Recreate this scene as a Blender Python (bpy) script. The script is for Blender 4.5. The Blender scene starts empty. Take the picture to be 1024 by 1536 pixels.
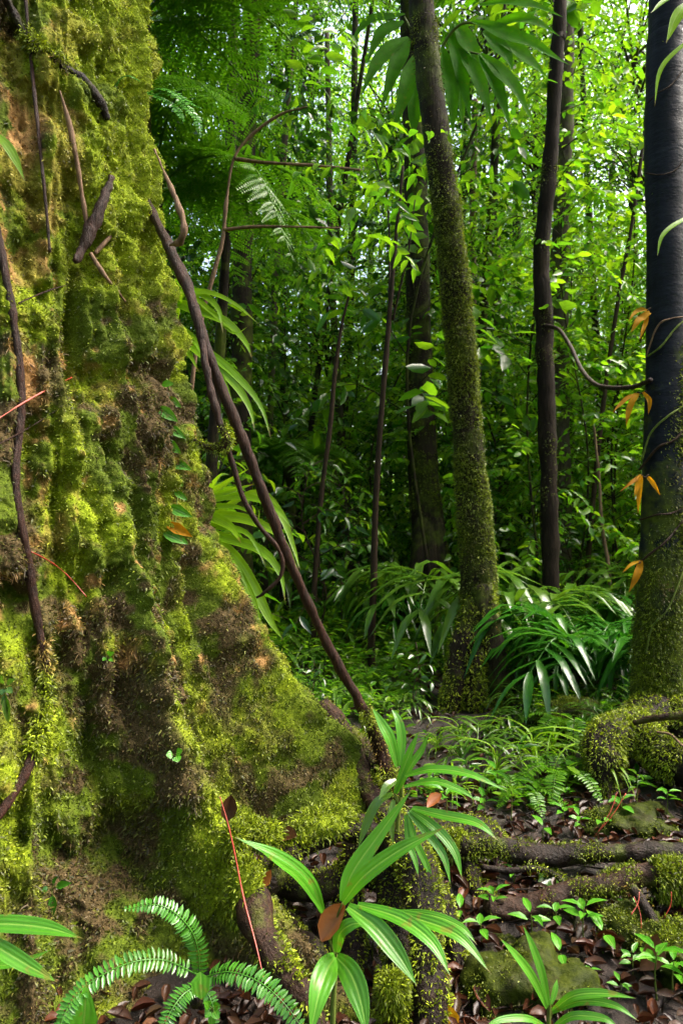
import bpy, math, random
import numpy as np
from mathutils import Vector

random.seed(11)
R = np.random.default_rng(11)
PI = math.pi
ZC = 1.45                                  # eye height of the camera
sc = bpy.context.scene
COL = sc.collection

def at(px, py, d):
    """photo pixel + distance (m) -> a point of the place"""
    return np.array([(px - 512) / 1024 * d, d, ZC - (py - 768) / 1024 * d])

def path(pts):
    """list of (px, py, d) -> points"""
    return np.array([at(*p) for p in pts])

# ------------------------------------------------------------------ noise
def _h(ix, iy, iz, s):
    n = (ix * 374761393 + iy * 668265263 + iz * 2147483647 + s * 974634777) & 0xFFFFFFFF
    n = ((n ^ (n >> 13)) * 1274126177) & 0xFFFFFFFF
    n = ((n ^ (n >> 16)) * 2246822519) & 0xFFFFFFFF
    return ((n ^ (n >> 15)) & 0xFFFFFF) / float(0xFFFFFF)

def vnoise(p, s=0):
    i = np.floor(p).astype(np.int64); f = p - i
    u = f * f * f * (f * (f * 6 - 15) + 10)
    o = 0
    for dx in (0, 1):
        wx = u[:, 0] if dx else 1 - u[:, 0]
        for dy in (0, 1):
            wy = u[:, 1] if dy else 1 - u[:, 1]
            for dz in (0, 1):
                wz = u[:, 2] if dz else 1 - u[:, 2]
                o = o + wx * wy * wz * _h(i[:, 0] + dx, i[:, 1] + dy, i[:, 2] + dz, s)
    return o * 2 - 1

def fbm(p, oct=4, s=0, gain=.5):
    o = 0; a = 1; t = 0
    for k in range(oct):
        o = o + a * vnoise(p * (2.03 ** k) + k * 17.3, s + k); t += a; a *= gain
    return o / t

def worley(p, s=0):
    i = np.floor(p).astype(np.int64); best = np.full(len(p), 9.0)
    for dx in (-1, 0, 1):
        for dy in (-1, 0, 1):
            for dz in (-1, 0, 1):
                cx, cy, cz = i[:, 0] + dx, i[:, 1] + dy, i[:, 2] + dz
                d = (cx + _h(cx, cy, cz, s) - p[:, 0]) ** 2 + (cy + _h(cx, cy, cz, s + 1) - p[:, 1]) ** 2 + (cz + _h(cx, cy, cz, s + 2) - p[:, 2]) ** 2
                best = np.minimum(best, d)
    return np.sqrt(best)

def unit(v):
    v = np.asarray(v, float)
    return v / np.maximum(np.linalg.norm(v, axis=-1, keepdims=True), 1e-9)

def sstep(a, b, x):
    t = np.clip((x - a) / (b - a), 0, 1)
    return t * t * (3 - 2 * t)

# ------------------------------------------------------------------ mesh collecting
class MB:
    def __init__(self):
        self.V = []; self.F = []; self.U = []; self.C = []; self.n = 0
    def add(self, V, F, U=None, C=None):
        V = np.asarray(V, float).reshape(-1, 3); F = np.asarray(F, int)
        self.V.append(V); self.F.append(F + self.n)
        self.U.append(np.zeros((len(V), 2)) if U is None else np.asarray(U, float))
        self.C.append(None if C is None else np.asarray(C, float))
        self.n += len(V); return self
    def merge(self, o, M=None, loc=None, rot=0, s=1):
        c, q = math.cos(rot), math.sin(rot)
        A = np.array([[c, -q, 0], [q, c, 0], [0, 0, 1]]) * s
        for V, F, U in zip(o.V, [f for f in o.F], o.U):
            self.V.append(V @ A.T + (0 if loc is None else loc)); self.F.append(F + self.n); self.U.append(U); self.C.append(None)
        self.n += o.n
    def mesh(self, name, mat, off=(0, 0, 0), smooth=True):
        V = np.concatenate(self.V) - np.asarray(off, float)
        U = np.concatenate(self.U)
        me = bpy.data.meshes.new(name)
        me.vertices.add(len(V)); me.vertices.foreach_set('co', V.astype(np.float32).ravel())
        loops = np.concatenate([f.ravel() for f in self.F])
        tot = np.concatenate([np.full(len(f), f.shape[1]) for f in self.F])
        start = np.concatenate([[0], np.cumsum(tot)[:-1]])
        me.loops.add(len(loops)); me.loops.foreach_set('vertex_index', loops.astype(np.int32))
        me.polygons.add(len(tot)); me.polygons.foreach_set('loop_start', start.astype(np.int32))
        uv = me.uv_layers.new(name='UVMap')
        uv.data.foreach_set('uv', U[loops].astype(np.float32).ravel())
        if any(c is not None for c in self.C):
            C = np.concatenate([np.zeros((len(v), 4)) if c is None else c for v, c in zip(self.V, self.C)])
            a = me.attributes.new('zone', 'FLOAT_COLOR', 'POINT'); a.data.foreach_set('color', C.astype(np.float32).ravel())
        me.update(calc_edges=True)
        if smooth: me.polygons.foreach_set('use_smooth', np.ones(len(tot), bool))
        for m in (mat if isinstance(mat, (list, tuple)) else [mat]): me.materials.append(m)
        return me

ORIGIN = {}
def tag(o, label=None, cat=None, group=None, kind=None):
    if label: o['label'] = label
    if cat: o['category'] = cat
    if group: o['group'] = group
    if kind: o['kind'] = kind
    return o

def thing(name, label, cat, loc=(0, 0, 0), group=None):
    o = bpy.data.objects.new(name, None); COL.objects.link(o)
    o.location = [float(x) for x in loc]; o.empty_display_size = .1
    ORIGIN[o.name] = np.asarray(loc, float)
    return tag(o, label, cat, group)

def part(name, mb, mat, parent=None, smooth=True, label=None):
    r = parent
    while r is not None and r.parent is not None: r = r.parent
    off = ORIGIN[r.name] if r is not None else (0, 0, 0)
    o = bpy.data.objects.new(name, mb.mesh(name, mat, off, smooth)); COL.objects.link(o)
    if parent is not None: o.parent = parent
    if label: o['label'] = label
    return o

def single(name, mb, mat, label, cat, group=None, loc=None):
    """a thing that is one mesh, origin at its base"""
    loc = np.concatenate(mb.V)[0] if loc is None else np.asarray(loc, float)
    o = bpy.data.objects.new(name, mb.mesh(name, mat, loc)); COL.objects.link(o); o.location = loc.tolist()
    return tag(o, label, cat, group)

KIDS = {}
def copy_tree(o, loc=None, rz=0, s=1, parent=None):
    c = o.copy(); COL.objects.link(c)
    if parent is not None: c.parent = parent
    if loc is not None:
        c.location = [float(x) for x in loc]; c.rotation_euler = (0, 0, rz); c.scale = (s, s, s)
    kids = KIDS.get(o.name)
    if kids is None: kids = KIDS[o.name] = list(o.children)
    for ch in kids: copy_tree(ch, parent=c)
    return c

# ------------------------------------------------------------------ shapes
def spline(P, n):
    """Catmull-Rom through P, n samples"""
    P = np.asarray(P, float)
    if len(P) == 2: P = np.array([P[0], (P[0] + P[1]) / 2, P[1]])
    Q = np.vstack([2 * P[0] - P[1], P, 2 * P[-1] - P[-2]])
    t = np.linspace(0, len(P) - 1, n); k = np.minimum(t.astype(int), len(P) - 2); f = (t - k)[:, None]
    a, b, c, d = Q[k], Q[k + 1], Q[k + 2], Q[k + 3]
    return .5 * (2 * b + (c - a) * f + (2 * a - 5 * b + 4 * c - d) * f ** 2 + (3 * b - a - 3 * c + d) * f ** 3)

def lerp_list(vals, n):
    vals = np.atleast_1d(np.asarray(vals, float))
    if len(vals) == 1: return np.full(n, vals[0])
    return np.interp(np.linspace(0, 1, n), np.linspace(0, 1, len(vals)), vals)

def tube(P, r, n=24, seg=8, amp=0, freq=8, seed=0, mb=None, cap=True, oct=3, returnN=False, ang=None):
    P = spline(P, n); r = lerp_list(r, n)
    T = unit(np.gradient(P, axis=0))
    A = np.zeros_like(P); ref = np.array([0, 1., 0]) if abs(T[0, 1]) < .8 else np.array([1., 0, 0])
    a = unit(ref - T[0] * ref.dot(T[0]))
    for i in range(n):
        a = unit(a - T[i] * a.dot(T[i])); A[i] = a
    B = np.cross(T, A)
    th = np.linspace(0, 2 * PI, seg, endpoint=False)
    dirs = A[:, None] * np.cos(th)[None, :, None] + B[:, None] * np.sin(th)[None, :, None]
    rr = np.repeat(r[:, None], seg, 1)
    if ang is not None: rr = rr * ang(th[None, :], np.linspace(0, 1, n)[:, None])
    V = (P[:, None] + dirs * rr[..., None]).reshape(-1, 3)
    if amp:
        d = fbm(V * freq + 3.1, oct, seed)
        V = V + dirs.reshape(-1, 3) * (amp * d * np.minimum(1, rr.reshape(-1) / max(r.max(), 1e-6) + .3))[:, None]
    i = np.arange(n - 1)[:, None] * seg; j = np.arange(seg)[None, :]; k = (j + 1) % seg
    F = np.stack([i + j, i + k, i + seg + k, i + seg + j], -1).reshape(-1, 4)
    L = np.concatenate([[0], np.cumsum(np.linalg.norm(np.diff(P, axis=0), axis=1))])
    U = np.stack([np.tile(th / (2 * PI), n), np.repeat(L, seg)], -1)
    mb = mb or MB()
    base = mb.n
    mb.add(V, F, U)
    if cap:
        e = np.array([P[0] - T[0] * r[0] * .4, P[-1] + T[-1] * r[-1] * .5])
        mb.V.append(e); mb.U.append(np.zeros((2, 2))); mb.C.append(None)
        jj = np.arange(seg); kk = (jj + 1) % seg
        mb.F.append(np.stack([np.full(seg, mb.n), base + kk, base + jj], -1))
        mb.F.append(np.stack([np.full(seg, mb.n + 1), base + (n - 1) * seg + jj, base + (n - 1) * seg + kk], -1))
        mb.n += 2
    if returnN: return mb, V, dirs.reshape(-1, 3)
    return mb

def blade(mb, P, w, up=(0, 0, 1), n=10, across=3, fold=.25, pleat=0, prof=None, thick=0, wave=0):
    """a strap leaf along P; w = widest half... full width; folded along the midrib"""
    P = spline(P, n); t = np.linspace(0, 1, n)
    if prof is None: hw = np.sin(PI * np.clip(t * .93 + .07, 0, 1)) ** .6 * (1 - t ** 6)
    else: hw = np.interp(t, np.linspace(0, 1, len(prof)), prof)
    hw = hw * w / 2
    T = unit(np.gradient(P, axis=0)); up = np.asarray(up, float)
    S = unit(np.cross(T, up) + 1e-6); N = unit(np.cross(S, T))
    u = np.linspace(-1, 1, across)
    z = np.abs(u) * fold
    if pleat: z = z + pleat * (np.arange(across) % 2)
    V = P[:, None] + S[:, None] * (u[None, :] * hw[:, None])[..., None] + N[:, None] * (z[None, :] * hw[:, None])[..., None]
    if wave:
        ph = random.random() * 6
        V = V + N[:, None] * (wave * np.sin(t * 11 + ph)[:, None] * np.abs(u)[None, :] * hw[:, None])[..., None]
    i = np.arange(n - 1)[:, None] * across; j = np.arange(across - 1)[None, :]
    F = np.stack([i + j, i + j + 1, i + across + j + 1, i + across + j], -1).reshape(-1, 4)
    U = np.stack([np.tile((u + 1) / 2, n), np.repeat(t, across)], -1)
    mb.add(V.reshape(-1, 3), F, U); return mb

# leaf templates: along, across, up   (unit length / unit width)
def _leaf_tmpl(st, hw, droop, lift):
    V = []; U = []
    for s, h in zip(st, hw):
        for a in (-1, 0, 1):
            V.append((s, a * h, -droop * s * s + (lift * h if a else 0))); U.append((a * .5 + .5, s))
    F = []
    for i in range(len(st) - 1):
        b = i * 3
        F += [(b, b + 1, b + 4, b + 3), (b + 1, b + 2, b + 5, b + 4)]
    return np.array(V), np.array(F), np.array(U)
LEAF = _leaf_tmpl([0, .18, .45, .75, 1], [.03, .36, .5, .3, .0], .22, .22)
LEAF_FLAT = _leaf_tmpl([0, .3, .7, 1], [.05, .5, .42, .0], .1, .15)
FAR = (np.array([(0, 0, 0), (.45, -.5, .1), (1, 0, -.2), (.45, .5, .1), (.5, 0, -.02)]), np.array([(0, 1, 2, 4), (0, 4, 2, 3)]), np.array([(.5, 0), (0, .5), (.5, 1), (1, .5), (.5, .5)]))
CURL = _leaf_tmpl([0, .2, .5, .8, 1], [.05, .38, .5, .3, .0], -.3, .7)

def leaves(mb, c, d, nrm, L, W, tmpl=LEAF):
    c = np.asarray(c, float); d = unit(d); s = unit(np.cross(nrm, d) + 1e-6); n = np.cross(d, s)
    L = np.broadcast_to(L, (len(c),)); W = np.broadcast_to(W, (len(c),))
    tv, tf, tu = tmpl
    V = (c[:, None] + d[:, None] * (tv[None, :, 0] * L[:, None])[..., None] + s[:, None] * (tv[None, :, 1] * W[:, None])[..., None]
         + n[:, None] * (tv[None, :, 2] * L[:, None])[..., None])
    F = (tf[None] + (np.arange(len(c)) * len(tv))[:, None, None]).reshape(-1, tf.shape[1])
    mb.add(V.reshape(-1, 3), F, np.tile(tu, (len(c), 1))); return mb

def blob(c, r, seg=20, rings=14, amp=.15, freq=3, seed=0, mb=None, squash=1):
    th = np.linspace(0, 2 * PI, seg, endpoint=False); ph = np.linspace(.02, PI - .02, rings)
    D = np.stack([np.sin(ph)[:, None] * np.cos(th), np.sin(ph)[:, None] * np.sin(th), np.cos(ph)[:, None] * np.ones(seg)], -1).reshape(-1, 3)
    r = np.broadcast_to(np.asarray(r, float), (3,))
    k = 1 + amp * fbm(D * freq + seed * 7.7, 4, seed)
    V = np.asarray(c) + D * r * k[:, None]
    i = np.arange(rings - 1)[:, None] * seg; j = np.arange(seg)[None]; kx = (j + 1) % seg
    F = np.stack([i + j, i + seg + j, i + seg + kx, i + kx], -1).reshape(-1, 4)
    mb = mb or MB(); mb.add(V, F, np.zeros((len(V), 2))); return mb

# ------------------------------------------------------------------ materials
def nodes(name):
    m = bpy.data.materials.new(name); m.use_nodes = True
    nt = m.node_tree; nt.nodes.clear()
    out = nt.nodes.new('ShaderNodeOutputMaterial')
    return m, nt, out
def N(nt, t, **kw):
    n = nt.nodes.new(t)
    for k, v in kw.items():
        if k in n.inputs: n.inputs[k].default_value = v
        else: setattr(n, k, v)
    return n
def ramp(nt, fac, stops):
    r = nt.nodes.new('ShaderNodeValToRGB'); e = r.color_ramp.elements
    while len(e) < len(stops): e.new(.5)
    for q, (p, c) in zip(e, stops): q.position = p; q.color = (*c, 1)
    nt.links.new(fac, r.inputs[0]); return r
def mix(nt, fac, a, b, mode='MIX'):
    m = nt.nodes.new('ShaderNodeMix'); m.data_type = 'RGBA'; m.blend_type = mode
    for i, v in ((0, fac), (6, a), (7, b)):
        if hasattr(v, 'is_linked'): nt.links.new(v, m.inputs[i])
        elif i == 0: m.inputs[0].default_value = v
        else: m.inputs[i].default_value = (*v, 1)
    return m.outputs[2]
def math_(nt, op, a, b=0):
    m = nt.nodes.new('ShaderNodeMath'); m.operation = op
    for i, v in ((0, a), (1, b)):
        if hasattr(v, 'is_linked'): nt.links.new(v, m.inputs[i])
        else: m.inputs[i].default_value = v
    return m.outputs[0]
def noise(nt, scale, detail=4, rough=.6, coord='Object', dist=0, stretch=None):
    tc = nt.nodes.new('ShaderNodeTexCoord'); v = tc.outputs[coord]
    if stretch:
        mp = nt.nodes.new('ShaderNodeMapping'); mp.inputs['Scale'].default_value = stretch
        nt.links.new(v, mp.inputs[0]); v = mp.outputs[0]
    n = N(nt, 'ShaderNodeTexNoise', Scale=scale, Detail=detail, Roughness=rough, Distortion=dist)
    nt.links.new(v, n.inputs['Vector']); return n.outputs['Fac']

def leaf_mat(name, cols, trans, tmix=.4, rough=.3, veins=0, spots=0, spec=.5):
    """glossy leaf that lets light through; a colour for every leaf from cols"""
    m, nt, out = nodes(name); lk = nt.links.new
    g = nt.nodes.new('ShaderNodeNewGeometry'); oi = nt.nodes.new('ShaderNodeObjectInfo')
    f = math_(nt, 'FRACT', math_(nt, 'ADD', g.outputs['Random Per Island'], math_(nt, 'MULTIPLY', oi.outputs['Random'], .37)))
    r = ramp(nt, f, [(i / max(1, len(cols) - 1), c) for i, c in enumerate(cols)])
    col = r.outputs[0]
    nz = noise(nt, 9, 3)
    col = mix(nt, 1, col, ramp(nt, nz, [(.3, (.75,) * 3), (.7, (1.2, 1.2, 1.1))]).outputs[0], 'MULTIPLY')
    p = N(nt, 'ShaderNodeBsdfPrincipled', Roughness=rough); p.inputs['Specular IOR Level'].default_value = spec
    if veins:
        tc = nt.nodes.new('ShaderNodeTexCoord'); sx = nt.nodes.new('ShaderNodeSeparateXYZ'); lk(tc.outputs['UV'], sx.inputs[0])
        w = math_(nt, 'SINE', math_(nt, 'MULTIPLY', sx.outputs[0], veins * 2 * PI))
        mid = math_(nt, 'LESS_THAN', math_(nt, 'ABSOLUTE', math_(nt, 'SUBTRACT', sx.outputs[0], .5)), .035)
        col = mix(nt, math_(nt, 'MULTIPLY', math_(nt, 'ADD', w, 1), .10), col, (.10, .22, .03))
        col = mix(nt, math_(nt, 'MULTIPLY', mid, .5), col, (.22, .34, .06))
        tv = math_(nt, 'SUBTRACT', math_(nt, 'ADD', sx.outputs[1], math_(nt, 'MULTIPLY', noise(nt, 14, 3), .3)), .12)
        tk = ramp(nt, tv, [(.95, (0, 0, 0)), (1.0, (1, 1, 1))]).outputs[0]
        col = mix(nt, math_(nt, 'MULTIPLY', tk, .8), col, (.14, .08, .02))
        b = N(nt, 'ShaderNodeBump', Strength=.2, Distance=.002); lk(w, b.inputs['Height']); lk(b.outputs[0], p.inputs['Normal'])
    else:
        b = N(nt, 'ShaderNodeBump', Strength=.25, Distance=.01); lk(noise(nt, 25, 3), b.inputs['Height']); lk(b.outputs[0], p.inputs['Normal'])
    if spots:
        sp = ramp(nt, noise(nt, 30, 2), [(.62, (0, 0, 0)), (.7, (1, 1, 1))])
        col = mix(nt, math_(nt, 'MULTIPLY', sp.outputs[0], spots), col, (.16, .10, .02))
    lk(col, p.inputs['Base Color'])
    t = N(nt, 'ShaderNodeBsdfTranslucent')
    lk(mix(nt, 1, col, trans, 'MULTIPLY'), t.inputs['Color'])
    ms = N(nt, 'ShaderNodeMixShader', Fac=tmix); lk(p.outputs[0], ms.inputs[1]); lk(t.outputs[0], ms.inputs[2])
    lk(ms.outputs[0], out.inputs[0]); return m

def bark_mat(name, stops, scale=14, rough=.75, bump=.6, stretch=(1, 1, .25), moss=None, moss_amt=.5, moss_scale=5, moss_low=None, spec=.12):
    m, nt, out = nodes(name); lk = nt.links.new
    f = noise(nt, scale, 6, .65, stretch=stretch, dist=.4)
    col = ramp(nt, f, stops).outputs[0]
    f2 = noise(nt, scale * 5, 4, .7, stretch=stretch)
    col = mix(nt, 1, col, ramp(nt, f2, [(.3, (.6,) * 3), (.7, (1.35,) * 3)]).outputs[0], 'MULTIPLY')
    h = math_(nt, 'ADD', f, math_(nt, 'MULTIPLY', f2, .5))
    if moss:
        k = noise(nt, moss_scale, 5, .65)
        if moss_low:
            tc = nt.nodes.new('ShaderNodeTexCoord'); sx = nt.nodes.new('ShaderNodeSeparateXYZ'); lk(tc.outputs['Object'], sx.inputs[0])
            mr = nt.nodes.new('ShaderNodeMapRange'); lk(sx.outputs[2], mr.inputs[0])
            mr.inputs[1].default_value = moss_low[0]; mr.inputs[2].default_value = moss_low[1]; mr.inputs[3].default_value = .3; mr.inputs[4].default_value = -.35
            k = math_(nt, 'ADD', k, mr.outputs[0])
        k = ramp(nt, k, [(1 - moss_amt - .08, (0,) * 3), (1 - moss_amt + .08, (1,) * 3)]).outputs[0]
        mc = ramp(nt, noise(nt, moss_scale * 6, 4), [(.3, moss[0]), (.7, moss[1])]).outputs[0]
        col = mix(nt, k, col, mc)
    p = N(nt, 'ShaderNodeBsdfPrincipled', Roughness=rough); p.inputs['Specular IOR Level'].default_value = spec
    lk(col, p.inputs['Base Color'])
    b = N(nt, 'ShaderNodeBump', Strength=bump, Distance=.02); lk(h, b.inputs['Height']); lk(b.outputs[0], p.inputs['Normal'])
    lk(p.outputs[0], out.inputs[0]); return m

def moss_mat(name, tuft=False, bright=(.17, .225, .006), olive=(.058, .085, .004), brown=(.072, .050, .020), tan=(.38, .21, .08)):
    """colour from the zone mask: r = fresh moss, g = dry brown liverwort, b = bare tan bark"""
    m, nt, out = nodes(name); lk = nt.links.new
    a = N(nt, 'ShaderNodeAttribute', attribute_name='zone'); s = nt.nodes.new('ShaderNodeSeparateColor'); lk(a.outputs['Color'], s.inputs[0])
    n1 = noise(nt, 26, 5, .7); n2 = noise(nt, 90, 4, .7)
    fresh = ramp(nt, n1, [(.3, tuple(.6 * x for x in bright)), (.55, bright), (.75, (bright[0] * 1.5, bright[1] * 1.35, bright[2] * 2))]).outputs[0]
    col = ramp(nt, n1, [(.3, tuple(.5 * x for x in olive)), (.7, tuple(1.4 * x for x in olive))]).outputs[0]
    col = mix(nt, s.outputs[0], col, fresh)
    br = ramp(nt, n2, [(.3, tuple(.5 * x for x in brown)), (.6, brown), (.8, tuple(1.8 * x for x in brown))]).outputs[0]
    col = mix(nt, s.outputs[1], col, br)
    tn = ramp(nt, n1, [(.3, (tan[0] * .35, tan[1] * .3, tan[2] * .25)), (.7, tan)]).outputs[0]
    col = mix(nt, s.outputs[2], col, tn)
    if tuft:
        g = nt.nodes.new('ShaderNodeNewGeometry')
        col = mix(nt, 1, col, ramp(nt, g.outputs['Random Per Island'], [(0, (.35, .33, .33)), (.65, (1.2, 1.2, 1)), (1, (2.3, 2.15, 2.0))]).outputs[0], 'MULTIPLY')
    p = N(nt, 'ShaderNodeBsdfPrincipled', Roughness=.55 if tuft else .85); p.inputs['Specular IOR Level'].default_value = .35 if tuft else .15
    lk(col, p.inputs['Base Color'])
    if not tuft:
        b = N(nt, 'ShaderNodeBump', Strength=.8, Distance=.012); lk(math_(nt, 'ADD', n1, n2), b.inputs['Height']); lk(b.outputs[0], p.inputs['Normal'])
        lk(p.outputs[0], out.inputs[0])
    else:
        t = N(nt, 'ShaderNodeBsdfTranslucent'); lk(col, t.inputs['Color'])
        ms = N(nt, 'ShaderNodeMixShader', Fac=.3); lk(p.outputs[0], ms.inputs[1]); lk(t.outputs[0], ms.inputs[2]); lk(ms.outputs[0], out.inputs[0])
    return m

def plain_mat(name, c, rough=.5, var=.4, scale=20):
    m, nt, out = nodes(name); lk = nt.links.new
    col = ramp(nt, noise(nt, scale, 4), [(.3, tuple(x * (1 - var) for x in c)), (.7, tuple(x * (1 + var) for x in c))]).outputs[0]
    p = N(nt, 'ShaderNodeBsdfPrincipled', Roughness=rough); lk(col, p.inputs['Base Color']); lk(p.outputs[0], out.inputs[0]); return m

def tufts(mb, V, Nn, count, L, W, zone=None, down=.5, outw=1.0, jit=.5, pick=None, sink=0):
    """short moss shoots standing on the points V with normals Nn"""
    k = R.choice(len(V), count, p=pick) if pick is not None else R.integers(0, len(V), count)
    c = V[k] + R.normal(0, .004, (count, 3)) - Nn[k] * sink
    d = unit(Nn[k] * outw + R.normal(0, jit, (count, 3)) + np.array([0, 0, -down]))
    l = R.uniform(L[0], L[1], count); w = R.uniform(W[0], W[1], count)
    s = unit(np.cross(d, R.normal(0, 1, (count, 3))))
    bend = np.array([0, 0, -.35]) * l[:, None]
    T = np.stack([c - s * w[:, None] / 2, c + s * w[:, None] / 2, c + d * l[:, None] * .65 + s * w[:, None] * .45, c + d * l[:, None] + bend * .6, c + d * l[:, None] * .65 - s * w[:, None] * .45], 1)
    F = (np.array([[0, 1, 2, 4]])[None] + (np.arange(count) * 5)[:, None, None]).reshape(-1, 4)
    F3 = (np.array([[4, 2, 3]])[None] + (np.arange(count) * 5)[:, None, None]).reshape(-1, 3)
    n0 = mb.n
    mb.add(T.reshape(-1, 3), F, None, None if zone is None else np.repeat(zone[k], 5, 0))
    mb.F.append(F3 + n0); return mb
# ================================================================== camera, light, air
cam = bpy.data.cameras.new('camera'); camo = bpy.data.objects.new('camera', cam); COL.objects.link(camo)
camo.location = (0, 0, ZC); camo.rotation_euler = (PI / 2, 0, 0)
cam.sensor_fit = 'VERTICAL'; cam.sensor_height = 36; cam.sensor_width = 24; cam.lens = 24
cam.clip_end = 500; cam.clip_start = .02
cam.dof.use_dof = True; cam.dof.focus_distance = 2.5; cam.dof.aperture_fstop = 5.6
sc.camera = camo
w = bpy.data.worlds.new('World'); sc.world = w; w.use_nodes = True
wn = w.node_tree; bg = wn.nodes['Background']
sky = wn.nodes.new('ShaderNodeTexSky'); sky.sky_type = 'NISHITA'; sky.sun_disc = False
SUN_EL, SUN_AZ = math.radians(56), math.radians(80)          # azimuth from +Y (into the picture) towards +X
sky.sun_elevation = SUN_EL; sky.sun_rotation = SUN_AZ
sky.air_density = 1.0; sky.dust_density = 6.0; sky.ozone_density = .3
bg.inputs[1].default_value = .08
tint = wn.nodes.new('ShaderNodeMix'); tint.data_type = 'RGBA'; tint.blend_type = 'MULTIPLY'; tint.inputs[0].default_value = 1; tint.inputs[7].default_value = (1.04, 1.0, .95, 1)
wn.links.new(sky.outputs[0], tint.inputs[6]); wn.links.new(tint.outputs[2], bg.inputs[0])
sl = bpy.data.lights.new('sun', 'SUN'); sl.energy = 1.3; sl.angle = math.radians(36); sl.color = (1, .97, .92)
so = bpy.data.objects.new('sun', sl); COL.objects.link(so)
dv = Vector((math.cos(SUN_EL) * math.sin(SUN_AZ), math.cos(SUN_EL) * math.cos(SUN_AZ), math.sin(SUN_EL)))
so.rotation_euler = dv.to_track_quat('Z', 'Y').to_euler(); so.location = (0, 0, 30)
sc.view_settings.view_transform = 'Standard'; sc.view_settings.look = 'None'; sc.view_settings.gamma = 1
sc.view_settings.exposure = 3.12
cy = sc.cycles
cy.max_bounces = 7; cy.diffuse_bounces = 4; cy.glossy_bounces = 2; cy.transmission_bounces = 4; cy.transparent_max_bounces = 4
cy.caustics_reflective = False; cy.caustics_refractive = False; cy.use_denoising = True; cy.sample_clamp_indirect = 6
cy.use_adaptive_sampling = True; cy.adaptive_threshold = .02

# ================================================================== materials
M = {}
M['leaf'] = leaf_mat('leaf_green', [(.022, .09, .006), (.05, .14, .008), (.10, .20, .010), (.03, .10, .012)], (2.5, 2.4, .9), .5, .26, spec=.5)
M['leaf_bright'] = leaf_mat('leaf_bright', [(.05, .17, .008), (.09, .23, .010), (.16, .29, .012), (.032, .13, .010)], (2.3, 2.1, .9), .54, .28, spec=.5)
M['leaf_dark'] = leaf_mat('leaf_dark', [(.014, .055, .008), (.028, .085, .010), (.045, .115, .012)], (1.8, 2.0, .7), .32, .24, spec=.7)
M['palm'] = leaf_mat('palm_leaf', [(.03, .085, .008), (.05, .12, .010), (.075, .15, .014)], (1.8, 1.8, .7), .35, .24, spec=.6)
M['palm_dark'] = leaf_mat('palm_leaf_dark', [(.010, .06, .005), (.018, .09, .006), (.035, .12, .008)], (1.8, 1.8, .7), .3, .26, spec=.4)
M['palm_fresh'] = leaf_mat('palm_leaf_fresh', [(.035, .17, .006), (.05, .21, .008), (.065, .23, .010)], (1.8, 1.6, .6), .32, .3, veins=4, spec=.35, spots=.55)
M['palm_back'] = leaf_mat('palm_leaf_backlit', [(.018, .09, .003), (.04, .13, .005), (.028, .105, .004)], (3.6, 3.6, 1), .5, .7, spots=.2, spec=.06)
M['fern'] = leaf_mat('fern_leaf', [(.045, .14, .005), (.08, .19, .007)], (1.7, 1.8, .8), .38, .35, spec=.3)
M['fern_fresh'] = leaf_mat('fern_leaf_fresh', [(.045, .17, .015), (.06, .20, .018)], (1.5, 1.6, .8), .3, .26, spec=.55)
M['strap'] = leaf_mat('strap_leaf', [(.06, .19, .005), (.12, .26, .007), (.17, .30, .009)], (2.0, 1.9, .7), .45, .32, veins=3, spec=.35)
M['yellow'] = leaf_mat('withered_leaf', [(.38, .17, .003), (.45, .24, .005), (.28, .11, .004)], (1.7, 1.4, .8), .45, .6, spots=.4, spec=.1)
M['litter'] = leaf_mat('fallen_leaf', [(.010, .005, .003), (.030, .009, .004), (.06, .018, .007), (.016, .007, .003), (.06, .024, .010), (.024, .007, .003), (.035, .02, .008)], (1.3, 1, .8), .1, .36, spec=.2)
M['brown_leaf'] = leaf_mat('brown_leaf', [(.22, .07, .018), (.26, .085, .02)], (1.3, 1, .8), .15, .45)
M['stem'] = bark_mat('green_stem', [(.3, (.06, .09, .015)), (.7, (.12, .15, .03))], 30, .5, .2)
M['twig'] = bark_mat('twig_bark', [(.3, (.012, .008, .005)), (.7, (.045, .026, .016))], 26, .7, .5)
M['pale_twig'] = bark_mat('pale_twig', [(.3, (.07, .04, .024)), (.7, (.22, .14, .09))], 26, .7, .4)
M['vine'] = bark_mat('vine_bark', [(.3, (.007, .003, .002)), (.7, (.042, .015, .009))], 40, .5, .8, spec=.2)
M['bark'] = bark_mat('dark_bark', [(.3, (.006, .004, .003)), (.55, (.015, .010, .006)), (.8, (.04, .027, .017))], 9, .8, 1, (1, 1, .18), ((.025, .035, .004), (.065, .085, .008)), .46, 3)
M['bark_slim'] = bark_mat('slim_dark_bark', [(.3, (.006, .004, .003)), (.55, (.016, .010, .007)), (.8, (.045, .03, .02))], 11, .8, 1, (1, 1, .18), ((.02, .025, .004), (.05, .06, .008)), .30, 3)
M['bark_pale'] = bark_mat('grey_bark', [(.3, (.03, .024, .016)), (.7, (.09, .072, .05))], 8, .8, .6, (1, 1, .3), ((.05, .07, .012), (.10, .13, .02)), .42, 3)
M['bark_black'] = bark_mat('blue_black_bark', [(.3, (.003, .004, .007)), (.6, (.007, .009, .015)), (.78, (.022, .026, .034))], 5, .5, .4, (.6, .6, 1.6), ((.025, .035, .004), (.07, .09, .008)), .45, 4, moss_low=(-.3, 3.4), spec=.1)
M['root'] = bark_mat('root_bark', [(.3, (.010, .005, .003)), (.6, (.034, .016, .009)), (.8, (.10, .05, .028))], 12, .6, .9, (1, 1, 1), ((.04, .05, .006), (.10, .12, .008)), .38, 7, spec=.16)
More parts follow.
